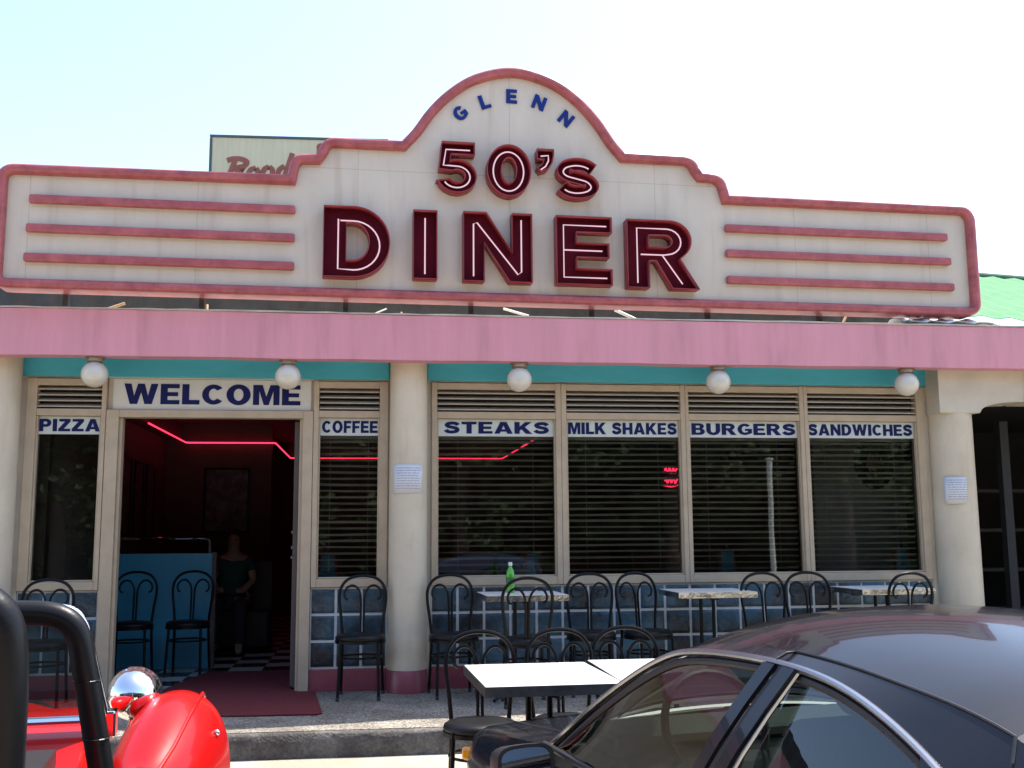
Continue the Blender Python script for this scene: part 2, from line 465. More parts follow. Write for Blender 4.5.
def offset_open(path, w):
    """outline polygon of an open 2D path thickened to width w"""
    P = [Vector((p[0], p[1])) for p in path]; L, Rr = [], []
    for i, p in enumerate(P):
        d = (P[min(i+1, len(P)-1)] - P[max(i-1, 0)]).normalized()
        n = Vector((-d.y, d.x))
        k = 1.0
        if 0 < i < len(P)-1:
            d1 = (P[i]-P[i-1]).normalized(); n1 = Vector((-d1.y, d1.x)); k = 1/max(0.45, n.dot(n1))
        ww = w[i] if isinstance(w, list) else w
        L.append(tuple(p + n*ww/2*k)); Rr.append(tuple(p - n*ww/2*k))
    return L + Rr[::-1]

def _a(cx, cz, rx, rz, a0, a1, n=10):
    return [(cx+rx*math.cos(R(a0+(a1-a0)*k/n)), cz+rz*math.sin(R(a0+(a1-a0)*k/n))) for k in range(n+1)]
def glyph(ch):
    """bold sans capitals: (advance width, loops) for a unit cap height"""
    if ch == 'A': return 1.0, [[(0, 0), (.33, 1), (.67, 1), (1, 0), (.71, 0), (.65, .18), (.35, .18), (.29, 0)], [(.41, .37), (.59, .37), (.5, .70)]]
    if ch == 'B': return .84, [[(0, 0), (.5, 0)] + _a(.53, .285, .31, .285, -88, 62) + _a(.49, .745, .30, .255, -42, 88) + [(.45, 1), (0, 1)],
                              [(.27, .19), (.27, .42), (.46, .42)] + _a(.46, .305, .10, .115, 80, -80, 6) + [(.46, .19)], [(.27, .60), (.27, .81), (.44, .81)] + _a(.44, .705, .09, .105, 80, -80, 6) + [(.44, .60)]]
    if ch == 'C': return .88, [_a(.46, .5, .46, .5, 40, 320, 22) + _a(.46, .5, .19, .29, 318, 42, 16)]
    if ch == 'D': return .88, [[(0, 0), (.38, 0)] + _a(.40, .5, .48, .5, -88, 88, 16) + [(0, 1)], [(.28, .21), (.28, .79), (.38, .79)] + _a(.38, .5, .22, .29, 82, -82, 10) + [(.38, .21)]]
    if ch == 'E': return .76, [[(0, 0), (.76, 0), (.76, .21), (.28, .21), (.28, .40), (.70, .40), (.70, .60), (.28, .60), (.28, .79), (.75, .79), (.75, 1), (0, 1)]]
    if ch == 'F': return .72, [[(0, 0), (.28, 0), (.28, .38), (.66, .38), (.66, .58), (.28, .58), (.28, .79), (.72, .79), (.72, 1), (0, 1)]]
    if ch == 'G': return .92, [_a(.46, .5, .46, .5, 42, 300, 20) + [(.80, .10), (.92, .18), (.92, .55), (.48, .55), (.48, .36), (.66, .36), (.66, .25)] + _a(.46, .5, .19, .29, 300, 42, 14)]
    if ch == 'H': return .88, [[(0, 0), (.28, 0), (.28, .38), (.60, .38), (.60, 0), (.88, 0), (.88, 1), (.60, 1), (.60, .60), (.28, .60), (.28, 1), (0, 1)]]
    if ch == 'I': return .29, [[(0, 0), (.29, 0), (.29, 1), (0, 1)]]
    if ch == 'K': return .95, [[(0, 0), (.28, 0), (.28, .26), (.38, .38), (.62, 0), (.96, 0), (.57, .58), (.94, 1), (.59, 1), (.28, .62), (.28, 1), (0, 1)]]
    if ch == 'L': return .70, [[(0, 0), (.70, 0), (.70, .22), (.28, .22), (.28, 1), (0, 1)]]
    if ch == 'M': return 1.08, [[(0, 0), (.25, 0), (.25, .70), (.44, 0), (.64, 0), (.83, .70), (.83, 0), (1.08, 0), (1.08, 1), (.70, 1), (.54, .42), (.38, 1), (0, 1)]]
    if ch == 'N': return .90, [[(0, 0), (.26, 0), (.26, .56), (.63, 0), (.90, 0), (.90, 1), (.64, 1), (.64, .45), (.27, 1), (0, 1)]]
    if ch == 'O': return .98, [_a(.49, .5, .49, .52, 0, 350, 30), _a(.49, .5, .20, .30, 0, 350, 24)]
    if ch == 'P': return .80, [[(0, 0), (.28, 0), (.28, .36), (.46, .36)] + _a(.48, .68, .32, .32, -85, 88, 12) + [(0, 1)], [(.28, .57), (.28, .79), (.43, .79)] + _a(.43, .68, .10, .11, 80, -80, 6) + [(.43, .57)]]
    if ch == 'R': return .92, [[(0, 0), (.28, 0), (.28, .40), (.36, .40), (.60, 0), (.94, 0), (.66, .44)] + _a(.52, .71, .32, .29, -58, 88, 12) + [(0, 1)], [(.28, .59), (.28, .79), (.47, .79)] + _a(.47, .69, .10, .10, 80, -80, 6) + [(.47, .59)]]
    if ch == 'S':
        p = [tuple(q)[:2] for q in catmull([(.74, .72, 0), (.62, .85, 0), (.42, .88, 0), (.22, .83, 0), (.155, .71, 0), (.24, .59, 0), (.43, .525, 0), (.63, .45, 0), (.70, .30, 0), (.61, .17, 0), (.40, .12, 0), (.20, .165, 0), (.08, .30, 0)], 3)]
        return .84, [offset_open(p, .255)]
    if ch == 'T': return .80, [[(.26, 0), (.54, 0), (.54, .78), (.80, .78), (.80, 1), (0, 1), (0, .78), (.26, .78)]]
    if ch == 'U': return .88, [[(0, 1), (0, .40)] + _a(.44, .40, .44, .42, 180, 360, 16) + [(.88, 1), (.60, 1), (.60, .40)] + _a(.44, .38, .16, .18, 0, -180, 10) + [(.28, 1)]]
    if ch == 'W': return 1.35, [[(.24, 0), (.53, 0), (.675, .58), (.82, 0), (1.11, 0), (1.35, 1), (1.07, 1), (.95, .40), (.81, 1), (.54, 1), (.40, .40), (.28, 1), (0, 1)]]
    if ch == 'Z': return .80, [[(0, 0), (.80, 0), (.80, .21), (.36, .21), (.80, .80), (.80, 1), (.03, 1), (.03, .79), (.43, .79), (0, .20)]]
    return .35, []
def lettering(s, m, parent, x0, x1, z0, z1, y, bold=0.03, depth=0.003, name='lettering', gap=0.10):
    x = 0; loops = []
    for ch in s:
        wd, lp = glyph(ch)
        loops += [[(x+p[0], p[1]) for p in l] for l in lp]
        x += wd+gap
    tot = x-gap
    loops = [[(x0+p[0]/tot*(x1-x0), z0+p[1]*(z1-z0)) for p in l] for l in loops]
    return place_mesh(outline_mesh(loops, depth/2), name, m, parent, lambda c: (c.x, y-depth/2+c.z, c.y))

# ------------------------------------------------------------------ the setting: ground
def lot_z(y):
    return -0.15 - 0.038*(-1.75 - max(y, -9.5)) if y < -1.75 else -0.15
g = MB()
ys = [-300, -80, -40, -20, -12, -9.5, -8, -6, -4, -1.9, 60, 300]
xs = [-300, -60, -20, -8, -4, 0, 4, 8, 20, 60, 300]
g.grid([[(x, y, lot_z(y) if y < -1.75 else -0.16) for x in xs] for y in ys])
tag(g.build('parking_lot', M_lot, smooth=True), kind='structure')
sw = MB().box(-14, 14, -1.70, 0.12, -0.3, 0.0)
tag(sw.build('sidewalk', M_walk), kind='structure')
# rough kerb in front of the walkway
kb = MB(); rows = []
N = 120
for i in range(N+1):
    x = -14 + 28*i/N
    j = lambda a: random.uniform(-a, a)
    e = j(0.008)
    rows.append([(x, -1.70, -0.3), (x, -1.70, -0.004), (x, -1.735+e, -0.003+j(0.003)), (x, -1.752+e+j(0.005), -0.018+j(0.006)), (x, -1.757+j(0.006), -0.08+j(0.01)), (x, -1.765+j(0.008), -0.2), (x, -1.765, -0.3)])
kb.grid(rows)
tag(kb.build('kerb', M_kerb, smooth=True, angle=60), kind='structure')

# ------------------------------------------------------------------ the diner building
diner = empty('diner_building', (0, 0, 0), label='single storey diner shopfront with pink canopy, cream columns and tan window frames', cat='building')
w = MB()
w.box(-7, -2.655, 0.0, 0.12, 0, 2.66)                 # left pier
w.box(-2.655, 4.9, 0.005, 0.12, 2.445, 2.66)          # above openings
w.box(4.765, 5.02, 0.0, 0.12, 0, 2.445)               # right of the windows
w.box(0.145, 0.495, 0.008, 0.12, 0, 2.444)
w.box(-2.66, -2.04, 0.075, 0.118, 0.797, 0.86); w.box(-2.056, -2.044, 0.03, 0.1, 0.1, 2.444)
w.build('wall', M_cream, diner, bevel=0.004)
# arched beam on the right over the neighbour's opening
ab = MB()
poly = [(4.79, 2.659), (4.79, 2.20), (5.155, 2.20)]
for k in range(9):
    a = math.pi/2*k/8
    poly.append((5.165+0.40*(1-math.cos(a)), 2.215+0.085*math.sin(a)))
poly += [(5.60, 2.659)]
ab.prism(poly, -0.235, 0.10)
ab.prism([(5.602, 2.30), (9.0, 2.31), (9.0, 2.659), (5.602, 2.659)], -0.27, 0.10)
ab.build('arch_beam', M_cream, diner, bevel=0.005)
b = MB().box(-2.70, 0.148, -0.03, 0.004, 2.455, 2.605).box(0.462, 4.86, -0.03, 0.004, 2.455, 2.605)
b.build('teal_band', M_teal, diner, bevel=0.004)
# canopy: fascia and slab
fa = MB(); rows = []
for i in range(81):
    x = -8 + 18*i/80
    s = 0.004*math.sin(i*1.3)+0.003*math.sin(i*0.47+1)
    rows.append([(x, -0.40+s*0.5, 2.56+s*0.6), (x, -0.402+s, 2.74), (x, -0.40+s*0.7, 2.915+s*0.5), (x, -0.26, 2.915+s*0.5), (x, -0.26, 2.56+s*0.6)])
fa.grid(rows, wrap=True)
fa.build('fascia', M_pink, diner, smooth=True)
box('canopy_slab', M_slab, diner, -8, 10, -0.258, 0.45, 2.662, 2.905)
cp = MB(); rows = []
for i in range(121):
    x = -8 + 18*i/120
    rows.append([(x, -0.408+random.uniform(-.004, .004), 2.9185), (x, -0.408, 2.926+random.uniform(0, .008)), (x, -0.27, 2.928), (x, -0.27, 2.9185)])
cp.grid(rows, wrap=True)
cp.build('coping', M_slab, diner)
# columns
def column(x, y, r, skirt, top=2.659):
    m = MB()
    m.lathe([(r*1.02, 0.17), (r, 0.5), (r*0.985, 1.5), (r*0.98, top)], 36, (x, y, 0))
    c = m.build('column', M_column, diner, smooth=True)
    MB().lathe([(r*1.06, 0), (r*1.06, 0.165), (r*1.03, 0.172)], 36, (x, y, 0)).build('skirting', M_base, c, smooth=True)
column(0.305, -0.10, 0.152, True)
column(4.975, -0.055, 0.182, True, 2.21)
column(-2.83, -0.10, 0.16, True)
# windows
def window(x0, x1, gx0, gx1, z0=0.80, z1=2.44, ybk=0.07):
    f = MB()
    f.box(x0, gx0, -0.025, ybk, z0, z1); f.box(gx1, x1, -0.025, ybk, z0, z1)
    f.box(gx0, gx1, -0.022, ybk, 2.385, z1-0.002); f.box(gx0, gx1, -0.022, ybk, 2.145, 2.20); f.box(gx0, gx1, -0.022, ybk, z0, 0.865)
    # beads round the pane
    for (a, b2) in ((gx0, gx0+0.012), (gx1-0.012, gx1)): f.box(a, b2, -0.008, ybk-.002, 0.866, 2.144)
    f.box(gx0+0.013, gx1-0.013, -0.008, ybk-.002, 0.866, 0.878)
    wi = f.build('window', M_frame, diner, bevel=0.004)
    MB().box(gx0+0.002, gx1-0.002, 0.028, 0.033, 0.867, 2.143).build('pane', M_pane, wi)
    lv = MB()
    for k in range(4):
        z = 2.225 + 0.045*k
        b0 = len(lv.v)
        lv.v += [(gx0+.003, -0.012, z-0.012), (gx1-.003, -0.012, z-0.012), (gx1-.003, 0.05, z+0.012), (gx0+.003, 0.05, z+0.012),
                 (gx0+.003, -0.012, z-0.002), (gx1-.003, -0.012, z-0.002), (gx1-.003, 0.05, z+0.022), (gx0+.003, 0.05, z+0.022)]
        for q in ((3,2,1,0), (4,5,6,7), (0,1,5,4), (1,2,6,5), (2,3,7,6), (3,0,4,7)): lv.f.append([b0+i for i in q])
    lv.build('louvre', M_louvre, wi)
    MB().box(gx0+.003, gx1-.003, 0.055, 0.068, 2.203, 2.382).build('louvre_backing', M_dark, wi)
    return wi
window(-2.652, -2.055, -2.575, -2.09)
window(-0.452, 0.145, -0.41, 0.075)
window(0.495, 1.564, 0.54, 1.52)
window(1.566, 2.624, 1.61, 2.585)
window(2.626, 3.669, 2.655, 3.632)
window(3.671, 4.763, 3.705, 4.69)
df = MB()
df.box(-2.05, -1.955, -0.03, 0.09, 0.0, 2.195); df.box(-0.535, -0.455, -0.03, 0.09, 0.0, 2.195); df.box(-1.955, -0.535, -0.028, 0.09, 2.135, 2.195)
df.box(-1.955, -1.93, 0.0, 0.088, 0.0, 2.134); df.box(-0.56, -0.535, 0.0, 0.088, 0.0, 2.134)
df.build('door_frame', M_frame, diner, bevel=0.004)
box('door_header', M_cream, diner, -2.05, -0.455, 0.02, 0.09, 2.197, 2.444)
# open door leaf, hinged on the right, swung into the room
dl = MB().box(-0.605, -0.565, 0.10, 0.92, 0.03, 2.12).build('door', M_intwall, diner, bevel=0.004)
for z in (1.02, 1.10, 1.22): MB().box(-0.618, -0.606, 0.12, 0.17, z, z+0.022).build('door_bolt', M_chrome, dl)
# glass block panels
def blocks(x0, x1, n, rows_=3):
    pm = MB().box(x0, x1, 0.012, 0.10, 0.17, 0.796)
    pw = pm.build('glass_block_panel', M_mortar, diner)
    px = (x1-x0)/n; pz = (0.79-0.175)/rows_
    bl = MB()
    for i in range(n):
        for j in range(rows_):
            cx, cz = x0+px*(i+.5), 0.178+pz*(j+.5)
            hx, hz = px/2-0.011, pz/2-0.011
            b0 = len(bl.v)
            for (d, y) in ((0, 0.014), (0, 0.004), (0.012, -0.004), (0.03, -0.006)):
                bl.v += [(cx-hx+d, y, cz-hz+d), (cx+hx-d, y, cz-hz+d), (cx+hx-d, y, cz+hz-d), (cx-hx+d, y, cz+hz-d)]
            for r in range(3):
                for k in range(4):
                    k2 = (k+1) % 4
                    bl.f.append([b0+r*4+k, b0+r*4+k2, b0+(r+1)*4+k2, b0+(r+1)*4+k])
            bl.f.append([b0+12+k for k in range(4)])
    bl.build('blocks', M_block, pw, smooth=True, angle=50)
    MB().box(x0, x1, -0.012, 0.10, 0.0, 0.168).build('skirting', M_base, diner, bevel=0.004)
blocks(-2.652, -2.055, 3)
blocks(-0.452, 0.145, 3)
blocks(0.495, 4.763, 20)
# room behind
rm = MB()
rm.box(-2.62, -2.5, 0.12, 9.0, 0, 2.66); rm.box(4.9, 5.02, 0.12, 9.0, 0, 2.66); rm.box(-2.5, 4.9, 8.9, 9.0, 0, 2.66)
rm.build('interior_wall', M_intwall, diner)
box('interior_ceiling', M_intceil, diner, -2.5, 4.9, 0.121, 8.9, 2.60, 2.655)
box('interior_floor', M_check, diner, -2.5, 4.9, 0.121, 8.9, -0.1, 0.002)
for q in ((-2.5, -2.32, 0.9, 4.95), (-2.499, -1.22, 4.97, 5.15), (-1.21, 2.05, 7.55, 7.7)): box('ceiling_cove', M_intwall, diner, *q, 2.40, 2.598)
box('roof', M_corr, diner, -7, 9, 0.452, 9.2, 2.66, 2.90)

# dark sheet wall seen in the gap above the canopy
sh = MB(); rows = []
for i in range(261):
    x = -7 + 12.2*i/260
    rows.append([(x, 0.34+0.018*math.cos(i*math.pi/3), 2.905), (x, 0.34+0.018*math.cos(i*math.pi/3), 3.45)])
sh.grid(rows)
rows = []
for i in range(81):
    x = 5.25 + 4*i/80
    rows.append([(x, 0.34+0.018*math.cos(i*math.pi/3), 2.905), (x, 0.34+0.018*math.cos(i*math.pi/3), 3.085)])
lo = MB(); lo.grid(rows); o = lo.build('sheet_upstand', M_corr, diner)
md = o.modifiers.new('t', 'SOLIDIFY'); md.thickness = 0.004
o = sh.build('sheet_upstand', M_corr, diner)
md = o.modifiers.new('t', 'SOLIDIFY'); md.thickness = 0.004

# ------------------------------------------------------------------ big marquee sign
sign = empty('marquee_sign', (1.1, -0.40, 0), R(2.0), label='large stepped cream marquee with red border, stripes and neon letters above the canopy', cat='sign')
def arcpts(cx, cz, rx, rz, a0, a1, n=8):
    return [(cx+rx*math.cos(R(a0+(a1-a0)*k/n)), cz+rz*math.sin(R(a0+(a1-a0)*k/n))) for k in range(n+1)]
OUT = [(-3.77, 3.03)]
OUT += arcpts(-3.79, 3.14, 0.10, 0.11, 270, 180, 6)[1:]
OUT += arcpts(-3.77, 3.865, 0.12, 0.115, 180, 90, 8)
OUT += [(-1.765, 3.995)]
OUT += [(-1.755, 4.05)] + arcpts(-1.645, 4.065, 0.105, 0.105, 170, 95, 6)
OUT += [(-1.555, 4.172), (-1.535, 4.20)] + arcpts(-1.40, 4.205, 0.125, 0.112, 172, 92, 7)
half = [(0.92, 4.32), (0.83, 4.425), (0.715, 4.595), (0.575, 4.75), (0.39, 4.89), (0.19, 4.97), (0, 5.0)]
arch = [(0.04-x, z) for x, z in half] + [(0.04+x, z) for x, z in half[::-1][1:]]
OUT += [tuple(p)[:2] for p in catmull([(x, z, 0) for x, z in arch], 4)]
OUT += [(1.42, 4.32)] + arcpts(1.45, 4.205, 0.145, 0.116, 85, 8, 7) + [(1.625, 4.182), (1.68, 4.182)]
OUT += arcpts(1.70, 4.06, 0.135, 0.12, 85, 5, 6) + [(1.855, 4.0)]
OUT += [(3.93, 4.0)] + arcpts(3.96, 3.86, 0.13, 0.14, 85, 0, 8) + arcpts(3.98, 3.14, 0.11, 0.11, 0, -90, 8)[0:]
me = outline_mesh([OUT], 0.06)
place_mesh(me, 'panel', M_signw, sign, lambda c: (c.x, c.z+0.062, c.y))
def closed_trim(poly, wdt):
    P = [Vector(p) for p in poly]; n = len(P)
    area = sum(P[i].x*P[(i+1) % n].y - P[(i+1) % n].x*P[i].y for i in range(n))
    sg = 1 if area > 0 else -1
    inn = []
    for i in range(n):
        d1 = (P[i]-P[i-1]).normalized(); d2 = (P[(i+1) % n]-P[i]).normalized()
        n1 = Vector((-d1.y, d1.x))*sg; n2 = Vector((-d2.y, d2.x))*sg
        nn = (n1+n2).normalized(); k = 1/max(0.5, nn.dot(n1))
        inn.append(P[i]+nn*wdt*k)
    return P, inn
P_o, P_i = closed_trim(OUT, 0.070)
P_o2, _x = closed_trim(OUT, 0.0)
tr = MB(); rows = []
for a, c in zip(P_o, P_i):
    def q(t, y): return (a.x+(c.x-a.x)*t, y, a.y+(c.y-a.y)*t)
    rows.append([q(-.02, 0.13), q(-.02, -0.03), q(.06, -0.055), q(.25, -0.066), q(.75, -0.066), q(1.0, -0.05), q(1.06, -0.002)])
rows.append(rows[0])
tr.grid(rows)
tr.build('border_trim', M_trim, sign, smooth=True, angle=50)
for (xa, xb, zz) in ((-3.655, -1.70, 3.715), (-3.665, -1.70, 3.49), (-3.67, -1.70, 3.265), (1.81, 3.82, 3.715), (1.81, 3.84, 3.50), (1.81, 3.855, 3.275)):
    MB().box(xa, xb, -0.055, -0.001, zz-0.032, zz+0.034).build('stripe', M_trim, sign, bevel=0.014)

def tube2d(path, rad, y, name, m, parent):
    return MB().tube([(p[0], y, p[1]) for p in path], rad, 8).build(name, m, parent, smooth=True)
def channel_letter(loops, tubes, box_, lab):
    x0, x1, z0, z1 = box_
    T = lambda p: (x0+p[0]*(x1-x0), z0+p[1]*(z1-z0))
    lp = [[T(p) for p in l] for l in loops]
    me = outline_mesh(lp, 0.012)
    L = place_mesh(me, 'letter', M_lface, sign, lambda c: (c.x, c.z-0.014, c.y))
    L['label'] = lab
    me = outline_mesh(lp, 0.055, fill=False)
    rr = place_mesh(me, 'letter_return', M_return, L, lambda c: (c.x, c.z-0.058, c.y))
    so = rr.modifiers.new('t', 'SOLIDIFY'); so.thickness = 0.007; so.offset = 0
    for t in tubes:
        tube2d([T(p) for p in t], 0.0058, -0.075, 'neon_tube', M_neon_let, L)
def arc(cx, cz, rx, rz, a0, a1, n=14): return arcpts(cx, cz, rx, rz, a0, a1, n)
# D I N E R
channel_letter([[(0, 0), (.46, 0)] + arc(.46, .5, .54, .5, -85, 85, 18) + [(.46, 1), (0, 1)],
                [(.34, .23), (.34, .77), (.44, .77)] + arc(.44, .5, .25, .27, 80, -80, 12) + [(.44, .23)]],
               [[(.22, .83), (.22, .12), (.45, .11)] + arc(.45, .46, .40, .35, -80, 80, 14) + [(.45, .81), (.25, .81)]], (-1.48, -0.97, 3.18, 3.74), 'red channel letter D')
channel_letter([[(0, 0), (1, 0), (1, 1), (0, 1)]], [[(.5, .08), (.5, .9)]], (-0.785, -0.60, 3.185, 3.735), 'red channel letter I')
channel_letter([[(0, 0), (.30, 0), (.30, .56), (.67, 0), (1, 0), (1, 1), (.71, 1), (.71, .42), (.33, 1), (0, 1)]],
               [[(.15, .08), (.15, .84), (.20, .86), (.80, .12), (.85, .16), (.85, .92)]], (-0.39, 0.16, 3.18, 3.74), 'red channel letter N')
channel_letter([[(0, 0), (1, 0), (1, .23), (.36, .23), (.36, .40), (.95, .40), (.95, .61), (.36, .61), (.36, .77), (1, .77), (1, 1), (0, 1)]],
               [[(.92, .11), (.14, .11), (.14, .88), (.92, .88)], [(.14, .51), (.84, .51)]], (0.36, 0.815, 3.18, 3.74), 'red channel letter E')
channel_letter([[(0, 0), (.30, 0), (.30, .40), (.40, .40), (.62, 0), (1, 0), (.74, .43)] + arc(.60, .71, .30, .29, -58, 85, 12) + [(.55, 1), (0, 1)],
                [(.30, .60), (.30, .78), (.52, .78)] + arc(.53, .69, .10, .09, 80, -80, 6) + [(.52, .60)]],
               [[(.15, .08), (.15, .89), (.55, .89)] + arc(.57, .70, .20, .19, 85, -85, 10) + [(.52, .50), (.20, .50)], [(.50, .50), (.78, .08)]], (0.945, 1.545, 3.17, 3.735), 'red channel letter R')
# 5 0 ' s
five = [(.86, .84), (.23, .84), (.19, .50)] + [(.30, .555)] + arc(.50, .33, .34, .245, 105, -140, 18)
five_o = offset_open([(.97, .855), (.24, .855), (.19, .58)], .28)
out5 = [(.10, .45), (.17, 1), (.94, 1), (.94, .76), (.38, .76), (.355, .61)] + arc(.52, .325, .46, .325, 100, -160, 22) + [(.04, .22), (.35, .27)] + arc(.53, .325, .19, .13, 215, 490, 12)[0:13] + [(.36, .43)]
channel_letter([out5], [[(.84, .87), (.27, .87), (.21, .55), (.34, .55)] + arc(.52, .33, .32, .215, 95, -150, 16)], (-0.62, -0.28, 3.895, 4.31), 'red channel numeral 5')
channel_letter([arc(.5, .5, .5, .5, 0, 350, 35), arc(.5, .5, .175, .25, 0, 350, 35)], [arc(.5, .5, .35, .385, 90, 450, 30)], (-0.20, 0.155, 3.885, 4.31), 'red channel numeral 0')
channel_letter([[(0, .55), (.42, .55), (.30, .33), (0, .18), (.18, 0), (.62, .14), (.90, .42), (1, .75), (1, 1), (0, 1)]], [[(.25, .74), (.72, .78), (.72, .55), (.55, .3), (.25, .14)]], (0.21, 0.345, 4.10, 4.29), 'red channel apostrophe')
spath = [tuple(p)[:2] for p in catmull([(.86, .73, 0), (.70, .83, 0), (.48, .86, 0), (.25, .80, 0), (.17, .68, 0), (.26, .575, 0), (.5, .51, 0), (.74, .44, 0), (.84, .31, 0), (.74, .19, 0), (.5, .135, 0), (.28, .17, 0), (.13, .28, 0)], 4)]
channel_letter([offset_open(spath, .32)], [spath[2:-2]], (0.37, 0.715, 3.90, 4.22), 'red channel letter s')
for ch, cx, cz, an in (('G', -0.405, 4.595, 38), ('L', -0.205, 4.705, 20), ('E', 0.02, 4.765, 0), ('N', 0.25, 4.725, -20), ('N', 0.475, 4.60, -38)):
    wd, lp = glyph(ch); ca, sa = math.cos(R(an)), math.sin(R(an))
    me = outline_mesh([[((p[0]-wd/2)*0.118, (p[1]-.5)*0.118) for p in l] for l in lp], 0.006)
    place_mesh(me, 'name_letter', M_blueletter, sign, lambda c: (cx+c.x*ca-c.y*sa, -0.005+c.z, cz+c.x*sa+c.y*ca))
# steel legs of the sign
for x in (-3.4, -2.4, -1.3, -0.3, 0.7, 1.7, 2.7, 3.7):
    MB().box(x-0.02, x+0.02, 0.14, 0.18, 2.93, 3.6).build('post', M_steel, sign)

# loose timber and tie rods lying in the gap
for i, (x0, z0, x1, z1, r_, mm, lab) in enumerate([
    (-2.12, 2.94, -1.93, 3.03, 0.012, M_wood, 'leftmost timber prop leaning in the gap under the marquee'),
    (-1.29, 2.93, -1.30, 3.03, 0.012, M_wood, 'short upright timber prop under the left marquee stripes'),
    (0.24, 2.93, 0.24, 3.0, 0.010, M_wood, 'short timber prop in the gap below the letter D'),
    (1.28, 2.98, 1.08, 3.05, 0.010, M_cap, 'white rod slanting in the gap below the letter N'),
    (2.25, 2.94, 2.02, 3.06, 0.013, M_cap, 'thick white rod slanting in the gap below the letter E'),
    (3.98, 2.94, 4.06, 3.05, 0.012, M_wood, 'rightmost timber prop in the gap below the right stripes'),
    (-0.05, 2.94, 0.12, 3.03, 0.006, M_cap, 'thin pale rod in the gap left of the letter D')]):
    o = MB().tube([(x0, -0.16, z0), (x1, -0.10, z1)], r_, 6).build('prop', mm, None)
    tag(o, lab, 'prop', 'props in the gap under the marquee')
tp = MB(); rows = []
for i in range(25):
    t = i/24
    rows.append([(4.45+0.95*t, -0.36+0.5*k/6, 2.945+(0.07+0.03*math.sin(i*1.1+k)+0.015*math.sin(i*2.3))*(1-abs(k-3)/4)) for k in range(7)])
tp.grid(rows)
o = tp.build('tarpaulin', M_tarp, None, smooth=True); md = o.modifiers.new('t', 'SOLIDIFY'); md.thickness = 0.004
tag(o, 'crumpled white plastic sheet lying on the canopy under the right end of the marquee', 'tarpaulin')

# billboard behind the marquee
bb = empty('roof_billboard', (-0.9, 4.0, 2.87), R(-2.2), label='pale yellow billboard with brown script rising behind the marquee', cat='billboard')
MB().box(-1.03, 1.03, 0.0, 0.06, 1.6, 3.115).build('board', M_bill, bb)
MB().box(-1.06, 1.08, -0.012, 0.07, 3.117, 3.145).box(-1.06, -1.032, -0.012, 0.07, 1.6, 3.10).box(1.032, 1.06, -0.012, 0.07, 1.6, 3.10).build('frame', M_billedge, bb)
MB().box(-0.8, -0.72, 0.072, 0.15, 0.0, 3.0).box(0.72, 0.80, 0.072, 0.15, 0.0, 3.0).build('posts', M_steel, bb)
BP = lambda zx, zy: (-0.9-1.05-0.9*0 + ((zx/5.12+200)-210)*0.01194 + 0.9, 5.96 - ((zy/5.12+130)-138)*0.01194 - 2.9 + 0.06)
def script(strokes):
    m = MB()
    for k, st in enumerate(strokes):
        pts = catmull([(BP(*p)[0], 0, BP(*p)[1]) for p in st], 5)
        poly = offset_open([(p.x, p.z) for p in pts], 0.062)
        m.prism(poly, -0.006-0.002*k, -0.001)
    return m.build('lettering', M_billtxt, bb)
script([[(138, 168), (165, 158), (205, 157), (238, 172), (225, 195), (185, 208), (205, 235), (232, 262)], [(178, 165), (165, 205), (145, 262)]])
script([[(285, 205), (258, 215), (248, 245), (262, 265), (288, 255), (296, 225), (285, 205)]])
script([[(352, 195), (328, 210), (320, 240), (335, 262), (362, 250), (370, 215), (352, 195)]])
script([[(430, 190), (405, 210), (398, 240), (415, 258), (438, 235)], [(470, 120), (455, 170), (430, 255)]])
script([[(622, 72), (606, 80), (608, 105), (595, 160), (585, 230)]])
# ------------------------------------------------------------------ signs in the windows
def board_sign(txt, x0, x1, z0, z1, tx0, tx1, tz0, tz1, y, mb, lab, bold=0.035, th=0.006):
    e = empty('sign_strip', ((x0+x1)/2, y, z0), label=lab, cat='sign')
    cx = (x0+x1)/2
    MB().box(x0-cx, x1-cx, 0, th, 0, z1-z0).build('panel', mb, e)
    lettering(txt, M_navy, e, tx0-cx, tx1-cx, tz0-z0, tz1-z0, -0.001, bold, 0.003)
    return e
e = board_sign('WELCOME', -2.012, -0.475, 2.2, 2.442, -1.93, -0.56, 2.243, 2.405, 0.005, M_board, 'white board reading WELCOME in navy capitals above the doorway', 0.045, 0.014)
e.name = 'welcome_board'
STR = [('PIZZA', -2.573, -2.092, -2.56, -2.105), ('COFFEE', -0.408, 0.073, -0.385, 0.06), ('STEAKS', 0.542, 1.518, 0.60, 1.47),
       ('MILK SHAKES', 1.612, 2.583, 1.63, 2.56), ('BURGERS', 2.657, 3.63, 2.69, 3.605), ('SANDWICHES', 3.707, 4.688, 3.72, 4.665)]
for t, a, b2, c, d in STR:
    board_sign(t, a, b2, 2.003, 2.142, c, d, 2.025, 2.122, 0.0245, M_strip, 'pale strip reading %s across the top of its window' % t, 0.04, 0.003)

